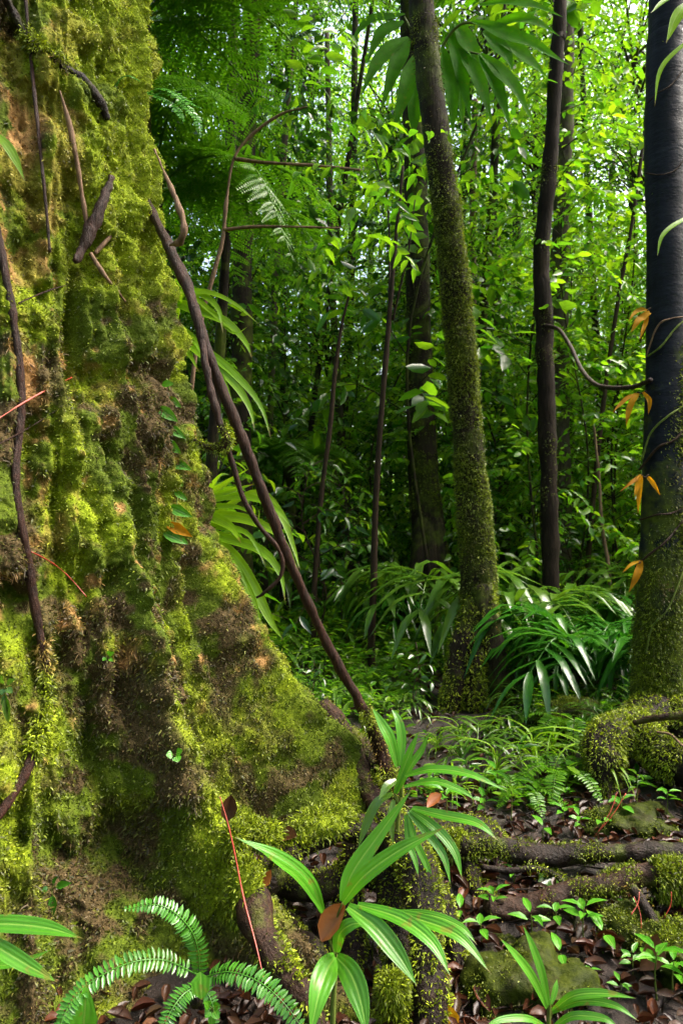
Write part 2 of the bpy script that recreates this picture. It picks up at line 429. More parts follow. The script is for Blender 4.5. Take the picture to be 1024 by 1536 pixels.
M['root_wet'] = bark_mat('wet_root_bark', [(.3, (.005, .003, .002)), (.6, (.016, .009, .006)), (.8, (.06, .038, .026))], 14, .5, .9, (1, 1, 1), ((.03, .04, .005), (.07, .09, .007)), .36, 9, spec=.16)
M['red'] = plain_mat('red_rootlet', (.28, .03, .014), .4)
M['soil'] = None
M['moss'] = moss_mat('moss_ground')
M['tuft'] = moss_mat('moss_shoots', True)
M['rock'] = bark_mat('mossy_rock', [(.3, (.008, .006, .005)), (.7, (.04, .028, .02))], 6, .6, .8, (1, 1, 1), ((.01, .015, .002), (.035, .045, .004)), .62, 5, spec=.06)

def zone_rgb(r, g, b, n=1):
    return np.tile(np.array([[r, g, b, 1.]]), (n, 1))

# ================================================================== ground
AX = np.array([-1.5, 3.0])                                      # foot of the big tree
def gz(x, y):
    x = np.asarray(x, float); y = np.asarray(y, float)
    d = np.hypot(x - AX[0], y - AX[1])
    z = .07 * (1 - sstep(1.15, 2.3, d))
    z = z + .22 * np.exp(-((x - 2.1) ** 2 + (y - 4.1) ** 2) / .7)
    p = np.stack([x * 1.0, y * 1.0, x * 0 + .5], -1).reshape(-1, 3)
    z = z + .06 * fbm(p * .9, 3, 5).reshape(z.shape) * sstep(1, 3, np.hypot(x, y))
    z = z + .025 * fbm(p * 5, 3, 9).reshape(z.shape)
    z = z - .16 * np.exp(-(((x - .02) / .35) ** 2 + ((y - 2.25) / .3) ** 2))     # hollow among the roots
    return z
def g1(x, y): return float(gz(np.array([x]), np.array([y]))[0])

def ground():
    def grid(xs, ys):
        X, Y = np.meshgrid(xs, ys); Z = gz(X.ravel(), Y.ravel()).reshape(X.shape)
        return X, Y, Z
    # one sheet: finer near the camera, reaching far out
    xs = np.concatenate([-np.geomspace(200, 4, 26), np.linspace(-3.9, 4.5, 240), np.geomspace(4.6, 200, 26)])
    ys = np.concatenate([-np.geomspace(200, 1, 24), np.linspace(-.9, 7.5, 240), np.geomspace(7.6, 260, 40)])
    X, Y, Z = grid(xs, ys)
    nx = len(xs); i = np.arange(len(ys) - 1)[:, None] * nx; j = np.arange(nx - 1)[None]
    F = np.stack([i + j, i + j + 1, i + nx + j + 1, i + nx + j], -1).reshape(-1, 4)
    m, nt, out = nodes('forest_soil'); lk = nt.links.new
    col = ramp(nt, noise(nt, 5, 8, .7), [(.3, (.006, .004, .003)), (.5, (.016, .009, .006)), (.7, (.04, .022, .014))]).outputs[0]
    p = N(nt, 'ShaderNodeBsdfPrincipled', Roughness=.55); lk(col, p.inputs['Base Color'])
    b = N(nt, 'ShaderNodeBump', Strength=.9, Distance=.03); lk(noise(nt, 40, 6, .7), b.inputs['Height']); lk(b.outputs[0], p.inputs['Normal'])
    lk(p.outputs[0], out.inputs[0])
    mb = MB(); mb.add(np.stack([X, Y, Z], -1).reshape(-1, 3), F)
    o = bpy.data.objects.new('ground', mb.mesh('ground', m)); COL.objects.link(o); tag(o, kind='structure')
ground()

# ================================================================== the big buttressed tree
zB = [-.3, .21, .39, .62, .86, 1.21, 1.41, 1.68, 2.06, 2.38, 2.67, 3.26, 3.7, 7, 14]
vB = [1.95, 1.68, 1.58, 1.41, 1.23, 1.05, .915, .864, .82, .776, .73, .69, .645, .58, .5]
zA = [-.3, .04, .35, .67, 1.0, 1.26, 1.75, 2.24, 3.0, 3.7, 7, 14]
vA = [1.95, 1.69, 1.47, 1.31, 1.14, 1.03, .90, .80, .69, .645, .58, .5]
z0 = [-.3, 0, .5, 1, 1.5, 2.2, 3, 3.7, 7, 14]
v0 = [1.05, 1.0, .88, .79, .735, .685, .645, .615, .56, .48]
zC = [-.3, 0, .5, 1.2, 2.2, 3.0, 3.7, 7, 14]
vC = [1.66, 1.57, 1.40, 1.10, .83, .72, .65, .58, .5]
BUT = [(5, zB, vB, .30, .75), (-35.5, zA, vA, .20, .6), (-66, zC, vC, .40, .7), (-108, zC, vC, .25, .7), (62, zB, vB, .25, .6), (120, zA, vA, .25, .6), (175, zB, vB, .25, .6), (212, zC, vC, .25, .6)]

def trunk_r(th, z):
    base = np.interp(z, z0, v0)
    ex = 0
    for a, zz, vv, w, pw in BUT:
        ri = np.interp(z, zz, vv)
        aa = math.radians(a) + .05 * np.sin(z * 2.3 + a)
        d = (th - aa + PI) % (2 * PI) - PI
        arc = np.abs(d) * ri
        prof = np.exp(-(arc / w) ** 1.5)
        ex = np.maximum(ex, (ri - base) * prof) + .15 * np.minimum(ex, (ri - base) * prof)
    aw = np.cos(th - math.radians(-66)); skirt = .52 * (1 - sstep(-.1, .55, z)) * sstep(.5, .95, aw)
    return base + np.maximum(ex, skirt) + .3 * np.minimum(ex, skirt)

def build_big_tree():
    th = np.concatenate([np.linspace(math.radians(-150), math.radians(42), 800, endpoint=False), np.linspace(math.radians(42), math.radians(210), 90, endpoint=False)])
    zs = np.concatenate([np.linspace(-.3, 4.1, 900), np.linspace(4.2, 14, 50)])
    TH, Z = np.meshgrid(th, zs); t = TH.ravel(); z = Z.ravel()
    r = trunk_r(t, z) - .055
    V = np.stack([AX[0] + r * np.cos(t), AX[1] + r * np.sin(t), z], -1)
    dirs = np.stack([np.cos(t), np.sin(t), 0 * t], -1)
    # bulges, moss cushions, crumbs
    fl = 1 - np.abs(fbm(np.stack([np.cos(t) * 7, np.sin(t) * 7, z * .8], -1), 3, 27)) * 2.2
    wv = V + .05 * np.stack([fbm(V * 5, 2, 1), fbm(V * 5, 2, 2), fbm(V * 5, 2, 3)], -1)
    big = fbm(V * np.array([3.2, 3.2, 1.6]), 3, 21)
    c1 = worley(wv * np.array([9, 9, 6.5]), 31); c2 = worley((wv + .03 * np.stack([fbm(V * 16, 2, 11), fbm(V * 16, 2, 12), fbm(V * 16, 2, 13)], -1)) * 20, 41)
    fine = fbm(V * 45, 3, 51)
    lump = fbm(V * 7.5, 3, 61)
    disp = (.062 + .03 * (z < 2.4) * sstep(2.4, 1.4, z)) * fl - .034 + .045 * big + .045 * lump + .075 * (1 - np.minimum(c1, 1) ** 2) - .05 + .030 * (1 - np.minimum(c2, 1) ** 2) * sstep(-.25, .35, fbm(V * 6, 3, 47)) - .010 + .010 * fine
    disp = disp * np.where(z < 4.2, 1, .6)
    # projections for placing the hollows and knobs the trunk has
    y = np.maximum(V[:, 1], .3)
    px = 512 + 1024 * V[:, 0] / y; py = 768 - 1024 * (V[:, 2] - ZC) / y
    front = np.cos(t - math.radians(-63)) > .1
    def spot(x, yy, rx, ry, p=2): return np.exp(-(np.abs((px - x) / rx) ** p + np.abs((py - yy) / ry) ** p)) * front
    for x, yy, rx, ry, dep in [(28, 365, 30, 38, -.10), (22, 50, 26, 40, -.07), (55, 150, 60, 30, -.03), (112, 500, 13, 60, -.11), (70, 440, 30, 18, -.05), (85, 740, 14, 70, -.06), (170, 560, 60, 22, -.06), (12, 900, 20, 30, -.07),
                               (120, 560, 20, 40, -.05), (190, 1040, 70, 20, -.045), (292, 930, 14, 130, -.06), (320, 1090, 14, 60, -.06), (150, 1290, 90, 28, -.05), (230, 1260, 60, 20, -.05), (200, 215, 10, 30, -.03), (345, 1060, 26, 60, -.04), (30, 1260, 40, 40, -.04),
                               (170, 205, 22, 26, .05), (205, 330, 20, 30, .04), (300, 1108, 26, 30, .05), (215, 500, 55, 30, .035), (215, 640, 60, 30, .035), (235, 720, 40, 24, .03), (190, 100, 40, 50, .03), (250, 950, 45, 40, .03), (240, 1040, 40, 18, .04), (240, 1190, 80, 30, .035),
                               (105, 60, 40, 40, .03), (60, 230, 40, 20, .03), (385, 1100, 40, 40, .03), (395, 900, 30, 30, .025), (340, 1330, 30, 50, .03), (15, 1000, 30, 40, .04), (90, 650, 22, 40, .03)]:
        disp = disp + dep * spot(x, yy, rx, ry)
    V = V + dirs * disp[:, None]
    # zones: where fresh moss, dry brown liverwort or bare tan bark cover the trunk
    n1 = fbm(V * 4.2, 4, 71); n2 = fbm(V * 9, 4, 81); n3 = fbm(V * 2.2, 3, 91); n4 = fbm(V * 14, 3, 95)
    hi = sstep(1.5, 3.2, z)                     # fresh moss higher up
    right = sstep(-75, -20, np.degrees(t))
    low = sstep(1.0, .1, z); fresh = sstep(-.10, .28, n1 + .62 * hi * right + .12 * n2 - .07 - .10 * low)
    fresh = np.maximum(fresh, np.clip(spot(300, 1108, 30, 34) + spot(340, 1260, 40, 70) + spot(350, 1360, 40, 50) + spot(215, 160, 30, 230, 4) + spot(95, 660, 22, 90) + spot(70, 1080, 18, 110) + spot(15, 985, 34, 50) + spot(115, 480, 14, 60) + .7 * spot(400, 1090, 55, 60) + spot(255, 900, 9, 90) + spot(266, 1000, 9, 70) + spot(280, 1070, 9, 40) + spot(320, 1190, 14, 60) + spot(372, 1350, 16, 60), 0, 1))  # narrow front-ridge spots: bright moss, with rim light painted into the colour
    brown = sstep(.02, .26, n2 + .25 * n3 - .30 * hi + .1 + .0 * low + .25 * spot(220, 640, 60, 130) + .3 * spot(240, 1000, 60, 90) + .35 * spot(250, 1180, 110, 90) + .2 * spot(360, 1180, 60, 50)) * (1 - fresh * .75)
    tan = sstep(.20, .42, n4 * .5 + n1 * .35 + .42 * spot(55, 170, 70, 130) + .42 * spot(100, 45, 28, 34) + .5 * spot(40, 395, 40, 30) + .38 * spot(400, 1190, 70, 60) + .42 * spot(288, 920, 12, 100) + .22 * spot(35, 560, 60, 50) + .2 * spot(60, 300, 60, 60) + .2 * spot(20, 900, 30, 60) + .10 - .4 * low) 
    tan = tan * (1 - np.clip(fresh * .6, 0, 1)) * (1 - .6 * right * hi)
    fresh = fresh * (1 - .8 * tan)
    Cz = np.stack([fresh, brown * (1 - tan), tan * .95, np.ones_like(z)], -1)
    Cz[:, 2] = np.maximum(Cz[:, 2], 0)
    nc = len(th); i = np.arange(len(zs) - 1)[:, None] * nc; j = np.arange(nc)[None]; k = (j + 1) % nc
    F = np.stack([i + j, i + k, i + nc + k, i + nc + j], -1).reshape(-1, 4)
    root = thing('buttressed_tree', 'huge old rainforest tree with flaring buttresses thickly covered in yellow-green moss', 'tree', (AX[0], AX[1], 0))
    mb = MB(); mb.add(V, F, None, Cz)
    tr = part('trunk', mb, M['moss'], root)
    # normals by grid differences
    G = V.reshape(len(zs), nc, 3)
    dth = np.roll(G, -1, 1) - np.roll(G, 1, 1); dz = np.gradient(G, axis=0)
    Nn = unit(np.cross(dth, dz)).reshape(-1, 3)
    vis = (z < 4.05) & (z > -.05) & (t < math.radians(42)) & (np.cos(t - math.radians(-63)) > -.35)
    area = np.linalg.norm(np.cross(dth, dz), axis=-1).ravel()
    idx = np.nonzero(vis)[0]
    def pk(wt):
        p = (area * wt)[idx]; return p / p.sum()
    mt = MB()
    clump = .25 + sstep(-.1, .4, n4)
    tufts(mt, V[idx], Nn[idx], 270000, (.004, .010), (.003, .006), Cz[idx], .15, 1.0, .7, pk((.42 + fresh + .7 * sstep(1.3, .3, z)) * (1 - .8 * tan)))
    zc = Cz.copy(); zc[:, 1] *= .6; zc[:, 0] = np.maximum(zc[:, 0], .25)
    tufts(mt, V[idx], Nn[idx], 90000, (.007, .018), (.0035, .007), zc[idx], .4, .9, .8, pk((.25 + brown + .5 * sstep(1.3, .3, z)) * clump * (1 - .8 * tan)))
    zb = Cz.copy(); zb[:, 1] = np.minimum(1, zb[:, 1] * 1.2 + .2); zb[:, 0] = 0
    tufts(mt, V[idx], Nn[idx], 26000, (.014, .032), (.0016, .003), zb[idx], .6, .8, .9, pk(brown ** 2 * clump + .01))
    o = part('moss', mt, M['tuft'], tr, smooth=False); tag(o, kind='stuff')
    return root, tr, V, Nn, Cz, px, py

BIG, BIGTRUNK, TV, TN, TZ, TPX, TPY = build_big_tree()
# nearest trunk surface seen through a pixel, for laying vines and ferns on the trunk
_m = (TV[:, 1] > .5) & (TPX > -60) & (TPX < 640) & (TPY > -60) & (TPY < 1600)
_ix = np.nonzero(_m)[0]; _cell = 8
_gx = ((TPX[_ix] + 60) // _cell).astype(int); _gy = ((TPY[_ix] + 60) // _cell).astype(int)
_grid = np.full((100, 220), 99.); np.minimum.at(_grid, (_gx, _gy), TV[_ix, 1])
def surf_d(px, py):
    g = _grid[max(0, int((px + 60) // _cell)), max(0, int((py + 60) // _cell))]
    return g if g < 90 else 2.9
def on_trunk(pts, lift=.012):
    return np.array([at(x, y, surf_d(x, y) - lift) for x, y in pts])
BIGCROWN = []
# ------------------------------------------------------------------ mossy tubes
def mossy_tube(P, r, n, seg, amp, freq, seed, fresh=.5, brown=.3, bare=.3, top=.5, freqz=5, ang=None):
    """tube plus a zone mask; top = how much moss sits on the upper side"""
    mb, V, D = tube(P, r, n, seg, amp, freq, seed, returnN=True, oct=4, ang=ang)
    a = fbm(V * freqz, 4, seed + 3); b = fbm(V * freqz * 2, 3, seed + 4)
    f = sstep(-.15, .25, a + (fresh - .5) + top * D[:, 2])
    br = sstep(-.1, .3, b + (brown - .5)) * (1 - f)
    t = sstep(-.05, .25, b * .6 - a + (bare - .5)) * (1 - f)
    Z = np.stack([f, br, t * .5, np.ones(len(V))], -1)
    C = np.vstack([Z, Z[:1], Z[-1:]])
    mb.C = [None] * len(mb.C); mb.C[0] = Z
    return mb, V, D, Z, f

def moss_coat(name, parent, V, D, Z, wt, count, L=(.006, .016), W=(.0025, .005), down=.3):
    mt = MB(); p = wt + 1e-4
    tufts(mt, V, D, count, L, W, Z, down, 1, .5, p / p.sum())
    o = part(name, mt, M['tuft'], parent, smooth=False); tag(o, kind='stuff'); return o

def dense(V, D, Z, wt, k, jit):
    """more sites between the vertices"""
    q = np.repeat(np.arange(len(V)), k)
    return V[q] + R.normal(0, jit, (len(q), 3)) * (1 - np.abs(D[q])), D[q], Z[q], wt[q]

# ------------------------------------------------------------------ roots of the big tree
def root_part(pts, r, seed, fresh, bare=.3, mat=None, n=40, seg=16, tuft=2500, top=.5, amp=.018):
    P = path(pts)
    mb, V, D, Z, f = mossy_tube(P, r, n, seg, amp, 14, seed, fresh, .3, bare, top, 9)
    o = part('root', mb, mat or M['root'], BIG)
    if tuft:
        v, d, z, wt = dense(V, D, Z, f ** 2, 6, .012)
        moss_coat('moss', o, v, d, z, wt, tuft)
    return o
for dx, dy, dz, s_, k in [(0, 0, 13.5, 2.2, 0), (2.2, 1.5, 12.5, 1.8, 2), (-2.2, .5, 12.8, 1.8, 4), (1.2, -2.0, 12.2, 1.7, 0), (3.6, 0, 13, 1.7, 2)]: BIGCROWN.append((dx, dy, dz, s_, k))  # tree's crown out of view, added to block top light on the floor
root_part([(372, 1330, 2.2), (398, 1335, 2.18), (428, 1290, 2.22), (470, 1258, 2.3), (520, 1243, 2.36), (562, 1250, 2.4), (605, 1280, 2.4), (640, 1310, 2.35), (668, 1380, 2.3), (690, 1460, 2.2), (712, 1560, 2.1)], [.028, .03, .034, .04, .046, .05, .05, .045, .04, .035, .03], 1, .42, tuft=3500, mat=M['root_wet'])
root_part([(575, 1235, 2.45), (612, 1280, 2.3), (632, 1340, 2.15), (640, 1420, 2.05), (648, 1560, 1.95)], [.07, .075, .06, .05, .05], 2, .62, tuft=3500, mat=M['root_wet'])
root_part([(585, 1290, 2.45), (590, 1360, 2.3), (598, 1440, 2.2), (610, 1560, 2.1)], [.07, .06, .05, .05], 3, .5, tuft=2500, mat=M['root_wet'])
root_part([(380, 1350, 2.02), (392, 1400, 1.93), (420, 1448, 1.88), (455, 1490, 1.85), (480, 1560, 1.83)], [.05, .042, .038, .036, .036], 4, .22, .6, tuft=1200, top=.2)
root_part([(478, 1060, 3.2), (505, 1090, 3.18), (528, 1130, 3.14), (545, 1175, 3.08), (572, 1215, 3.0)], [.06, .055, .05, .05, .05], 5, .35, .7, tuft=1500, top=.1)
root_part([(520, 1100, 3.25), (548, 1130, 3.2), (566, 1165, 3.15), (590, 1215, 3.1)], [.05, .06, .05, .05], 6, .55, tuft=1500)
root_part([(390, 1300, 2.45), (430, 1330, 2.4), (480, 1330, 2.4), (540, 1310, 2.45), (600, 1330, 2.45)], [.05, .04, .045, .05, .05], 7, .42, tuft=1500, mat=M['root_wet'])
root_part([(420, 1290, 2.5), (415, 1350, 2.4), (440, 1400, 2.3), (470, 1420, 2.2), (500, 1470, 2.1)], [.05, .04, .035, .035, .04], 8, .25, .5, tuft=600, mat=M['root_wet'])
root_part([(540, 1270, 2.5), (520, 1340, 2.4), (530, 1420, 2.3), (520, 1500, 2.2)], [.06, .05, .045, .05], 9, .5, tuft=1500, mat=M['root_wet'])
root_part([(640, 1262, 2.75), (690, 1268, 2.75), (706, 1310, 2.65), (722, 1350, 2.55), (752, 1372, 2.5)], [.05, .045, .04, .045, .04], 10, .5, tuft=1600, mat=M['root_wet'])
root_part([(585, 1535, 1.98), (588, 1500, 2.0), (590, 1470, 2.02)], [.05, .05, .035], 11, .9, n=20, tuft=4500, top=.5)
root_part([(600, 1255, 2.9), (660, 1250, 2.95), (720, 1250, 2.95), (760, 1275, 2.95)], [.08, .07, .06, .04], 12, .6, tuft=2500, mat=M['root_wet'])
# moss cushions on the arching root and on the buttress foot
def cushion(c, r, seed, count=2500):
    mb = blob(c, r, 28, 18, .28, 2.2, seed)
    V = mb.V[0]; D = unit(V - np.asarray(c)); Z = zone_rgb(.7, 0, 0, len(V)); mb.C[0] = Z
    o = part('moss_cushion', mb, M['moss'], BIG)
    v, d, z, wt = dense(V, D, Z, np.ones(len(V)), 6, .012)
    moss_coat('moss', o, v, d, z, wt, count, (.008, .018))
for i, (x, y, d, rx, rz) in enumerate([(478, 1235, 2.33, .095, .035), (505, 1226, 2.38, .07, .03), (448, 1250, 2.28, .05, .025), (395, 1252, 2.2, .06, .035), (372, 1245, 2.18, .04, .035), (352, 1262, 2.12, .035, .05), (368, 1335, 2.02, .05, .09), (590, 1488, 1.95, .04, .05), (685, 1268, 2.7, .05, .05)]):
    cushion(at(x, y, d), (rx, rx * .8, rz), i)

# ------------------------------------------------------------------ tree crowns (shared)
def twig_leaves(mb, P, L, W, step, tmpl, droop=.3, start=.25, flat=.6):
    """alternate leaves along a twig P"""
    P = spline(P, 12); n = max(3, int(np.linalg.norm(P[-1] - P[0]) / step))
    t = np.linspace(start, 1, n) * 11; k = np.minimum(t.astype(int), 10); f = (t - k)[:, None]
    c = P[k] * (1 - f) + P[k + 1] * f; T = unit(P[k + 1] - P[k])
    side = unit(np.cross(T, [0, 0, 1]) + 1e-6) * np.where(np.arange(n) % 2, 1, -1)[:, None]
    d = T * R.uniform(.3, .8, (n, 1)) + side * R.uniform(.6, 1.1, (n, 1)) + np.array([0, 0, -droop]) + R.normal(0, .25, (n, 3))
    nr = np.array([0, 0, 1.]) * flat + R.normal(0, .35, (n, 3))
    leaves(mb, c, d, nr, L * R.uniform(.65, 1.2, n), W * R.uniform(.7, 1.15, n), tmpl)

def crown_mb(rx, rz, nclump, per, L, W, tmpl=FAR, hollow=.3):
    """leaf clumps through the volume of an ellipsoid round the origin, plus the limbs that carry them"""
    fo, li = MB(), MB(); C = []
    for i in range(nclump):
        d = unit(R.normal(0, 1, 3)); q = d * np.array([rx, rx, rz]) * (hollow + (1 - hollow) * R.random() ** .6)
        C.append(q); s = R.uniform(.28, .6) * min(rx, rz) * .55
        n = int(per * R.uniform(.5, 1.4))
        g = R.normal(0, 1, (n, 3)) * np.array([s, s, s * .45])
        c = q + g
        dd = unit(g * np.array([1, 1, .4])) * .8 + R.normal(0, .5, (n, 3)) + np.array([0, 0, -.45])
        leaves(fo, c, dd, np.array([0, 0, 1.]) + R.normal(0, .55, (n, 3)), L * R.uniform(.6, 1.25, n), W * R.uniform(.7, 1.2, n), tmpl)
        if i % 2 == 0:
            a = np.array([0, 0, -rz * R.uniform(.3, 1.0)])
            tube(np.array([a, (a + q) / 2 + np.array([0, 0, .12 * rz]), q]), [.035 * rx / 2, .02 * rx / 2, .006], 8, 5, mb=li, cap=False)
    return fo, li
FOL = {}
def shared(key, mb, mat, smooth=True):
    FOL[key] = (mb.mesh(key[0], mat, smooth=smooth)); return FOL[key]
def linked(name, me, parent, loc=(0, 0, 0), rz=0, s=(1, 1, 1)):
    o = bpy.data.objects.new(name, me); COL.objects.link(o); o.parent = parent
    o.location = [float(x) for x in loc]; o.rotation_euler = (0, 0, rz); o.scale = s; return o
CROWNS = []  # leaf crowns shared by the trees
for i, (mt, L) in enumerate([('leaf', .14), ('leaf_bright', .13), ('leaf', .11), ('leaf_bright', .16), ('leaf_dark', .14), ('leaf_bright', .11)]):
    fo, li = crown_mb(1.7, 1.9, 40, 48, L, L * .48)
    CROWNS.append((fo.mesh('foliage', M[mt]), li.mesh('limbs', M['bark'])))
def crown_on(root, top, s, v, rz=None):
    """a crown with its limbs at the point top (world)"""
    loc = np.asarray(top) - ORIGIN[root.name]
    rz = R.uniform(0, 6.28) if rz is None else rz
    c = linked('crown', CROWNS[v][0], root, loc, rz, s)
    linked('limb', CROWNS[v][1], c)
    return c

for dx, dy, dz, s_, k in BIGCROWN: crown_on(BIG, np.array([AX[0] + dx, AX[1] + dy, dz]), (s_, s_, s_ * .7), k)
# ------------------------------------------------------------------ trees one can name
def tree(label, pts, r, mat, seed, amp=.02, freq=6, seg=18, n=60, tuft=0, fresh=.4, crown=None, cat='tree', moss_w=None, name='forest_tree', group=None, base_flare=True, ext=5.0):
    P = path(pts)                                             # from the top of the frame down to the foot
    P = P[::-1]
    if ext: P = np.vstack([P, P[-1] + unit(P[-1] - P[-2]) * ext * np.array([.5, .5, 1])])
    g = g1(P[0, 0], P[0, 1]); P = np.vstack([np.array([P[0, 0], P[0, 1], min(P[0, 2] - .02, g - .12)]), P])
    r = list(r[::-1]); r = ([r[0] * (1.25 if base_flare else 1)] + r + ([r[-1] * .8] if ext else []))
    s = np.concatenate([[0], np.cumsum(np.linalg.norm(np.diff(P, axis=0), axis=1))])
    rr = np.interp(np.linspace(0, len(P) - 1, n), np.arange(len(P)), r)
    root = thing(name, label, cat, (P[0, 0], P[0, 1], g), group)
    mb, V, D, Z, f = mossy_tube(P, rr, n, seg, amp, freq, seed, fresh, .35, .3, 0, 3)
    Z[:, 0] *= .55
    tr = part('trunk', mb, mat, root)
    if tuft:
        w_ = f.copy() if moss_w is None else moss_w(V, D, f)
        Z2 = Z.copy(); Z2[:, 2] *= .2
        v, d, z, wt = dense(V, D, Z2, w_, 10, .03)
        moss_coat('moss', tr, v, d, z, wt, int(tuft * 1.5), (.008, .019), (.003, .0065), .4)
    if crown:
        for (dx, dy, dz, sc_, k) in crown: crown_on(root, P[-1] + np.array([dx, dy, dz]), (sc_, sc_, sc_ * .8), k)
    return root, V, D

LEAN, LV, LD = tree('mossy brown trunk leaning and curving up past the drooping palm fan', [(630, -20, 5.35), (636, 40, 5.35), (645, 130, 5.3), (658, 230, 5.3), (670, 330, 5.3), (682, 430, 5.3), (692, 540, 5.3), (700, 650, 5.3), (708, 750, 5.3), (716, 850, 5.3), (712, 950, 5.3), (705, 1040, 5.25)],
     [.096, .098, .10, .102, .104, .106, .108, .110, .122, .132, .145, .185], M['bark'], 31, .03, 5, 26, 160, 60000, .55, [(0, .5, 1, 1.6, 0), (1, .3, 2, 1.2, 2)],
     moss_w=lambda V, D, f: (.25 + f) * sstep(-.6, .5, -D[:, 1] * .3 + .5 * D[:, 0] + .35) * (.12 + 1.0 * (1 - sstep(2.5, 4.6, V[:, 2]))), name='leaning_tree')
# buttress-like folds at its foot
for k, (pts, r) in enumerate([([(712, 900, 5.22), (692, 980, 5.1), (678, 1055, 5.0), (672, 1080, 4.98)], [.08, .1, .09, .07]), ([(722, 880, 5.2), (736, 960, 5.1), (748, 1050, 5.05), (752, 1080, 5.0)], [.09, .10, .09, .07]), ([(715, 930, 5.15), (712, 1000, 5.03), (714, 1060, 4.95), (716, 1085, 4.93)], [.06, .07, .07, .05])]):
    mb, V, D, Z, f = mossy_tube(path(pts), r, 30, 14, .03, 8, 300 + k, .5, .4, .3)
    o = part('buttress', mb, M['bark'], LEAN); v, d, z, wt = dense(V, D, Z, f, 6, .02); moss_coat('moss', o, v, d, z, wt, 4000, (.012, .028), (.004, .008))

BEHIND, _, _ = tree('straight dark trunk rising just behind the leaning mossy tree', [(612, -30, 8.2), (618, 120, 8.2), (622, 250, 8.2), (626, 400, 8.2), (628, 550, 8.2), (634, 700, 8.2), (642, 800, 8.2), (646, 925, 8.1)],
     [.11, .12, .135, .145, .16, .18, .20, .30], M['bark'], 37, .03, 3, 20, 90, 24000, .45, [(0, 1, 1.5, 1.7, 4)], moss_w=lambda V, D, f: f * (1 - sstep(2.0, 4.5, V[:, 2])) + .03)
for k, (dx, dr) in enumerate([(-28, .09), (2, .1), (26, .09)]):
    mb, V, D, Z, f = mossy_tube(path([(642 + dx * .3, 780, 8.1), (644 + dx * .7, 860, 7.9), (646 + dx * 1.2, 930, 7.75), (646 + dx * 1.6, 960, 7.65)]), [.1, dr, dr, .06], 20, 10, .03, 6, 320 + k)
    part('buttress', mb, M['bark'], BEHIND)

SLIM, _, _ = tree('slim dark brown trunk with a knee, between the leaning mossy tree and the black trunk', [(840, -20, 6.5), (836, 60, 6.5), (829, 170, 6.5), (824, 250, 6.5), (815, 330, 6.5), (811, 400, 6.5), (815, 480, 6.5), (817, 560, 6.5), (820, 650, 6.5), (823, 750, 6.5), (826, 880, 6.5), (828, 960, 6.45)],
     [.062, .065, .068, .07, .072, .078, .085, .082, .08, .08, .082, .09], M['bark_slim'], 41, .022, 7, 14, 110, 2500, .2, [(0, .5, 1, 1.3, 3)], name='slender_tree')
_, _, _ = tree('mottled grey trunk half hidden behind the slim dark trunk', [(848, 100, 9), (846, 230, 9), (838, 400, 9), (838, 520, 9), (840, 640, 9), (842, 760, 9), (842, 900, 8.9)], [.10, .11, .115, .12, .12, .13, .15], M['bark_pale'], 43, .03, 4, 12, 60, 0, .4, [(0, 0, 1, 1.5, 1)])

BLACK, BV, BD = tree('thick blue-black trunk wrapped by thin creepers, green moss on its lower half', [(1003, -30, 4.1), (1000, 60, 4.1), (997, 200, 4.08), (998, 350, 4.06), (998, 500, 4.05), (997, 600, 4.04), (995, 700, 4.03), (993, 800, 4.02), (990, 900, 4.0), (988, 1000, 4.0), (988, 1085, 4.0)],
     [.112, .114, .116, .108, .108, .114, .118, .122, .128, .135, .15], M['bark_black'], 47, .008, 5, 40, 160, 60000, .5, [(0, .3, 1, 1.5, 0), (.8, .8, 2, 1.2, 5)],
     moss_w=lambda V, D, f: (.15 + f) * (1 - sstep(.3, 2.0 , V[:, 2] + .9 * (.4 - D[:, 0]) - .6)) + .02 * sstep(.2, 1, D[:, 0]) * (1 - sstep(2.5, 3.5, V[:, 2])), name='black_barked_tree', ext=5)
for k, (pts, r, fr) in enumerate([([(985, 1060, 3.95), (955, 1092, 3.75), (926, 1100, 3.6), (905, 1125, 3.5), (908, 1180, 3.45), (915, 1240, 3.4)], [.12, .11, .105, .10, .09, .08], .6),
                          ([(950, 1095, 3.62), (975, 1115, 3.5), (1000, 1135, 3.4), (1040, 1150, 3.3), (1090, 1165, 3.2)], [.09, .095, .10, .10, .10], .8),
                          ([(1010, 1060, 3.9), (1040, 1120, 3.7), (1030, 1200, 3.5), (1000, 1260, 3.3)], [.1, .09, .07, .05], .45)]):
    mb, V, D, Z, f = mossy_tube(path(pts), r, 50, 20, .035, 10, 340 + k, fr, .4, .2, .5, 6)
    o = part('root', mb, M['root_wet'], BLACK); v, d, z, wt = dense(V, D, Z, f ** 1.5, 8, .015); moss_coat('moss', o, v, d, z, wt, 9000, (.008, .022), (.003, .006), .5)

# creepers round the black trunk
def on_side(V, px, py, lift=.01):
    y = np.maximum(V[:, 1], .2); x_ = 512 + 1024 * V[:, 0] / y; y_ = 768 - 1024 * (V[:, 2] - ZC) / y
    d = np.hypot(x_ - px, y_ - py); k = np.argsort(d)[:14]
    return at(px, py, V[k, 1].min() - lift)
def creeper(label, pts, V, r, mat, group='thin creepers wound round the black trunk'):
    P = np.array([on_side(V, x, y) for x, y in pts])
    return single('creeper', tube(P, r, 40, 6, .002, 30, int(pts[0][1])), mat, label, 'creeper', group)
creeper('green creeper arcing up the black trunk below the hanging liana', [(962, 690), (975, 650), (1000, 625), (1026, 608)], BV, .006, M['stem'])
creeper('brown creeper slanting up the black trunk at mid height', [(958, 705), (985, 672), (1010, 660), (1028, 640)], BV, .007, M['twig'])
creeper('forked tan creeper wrapped high round the black trunk near the withered leaf', [(968, 535), (985, 490), (1005, 478), (1028, 475)], BV, .005, M['pale_twig'])
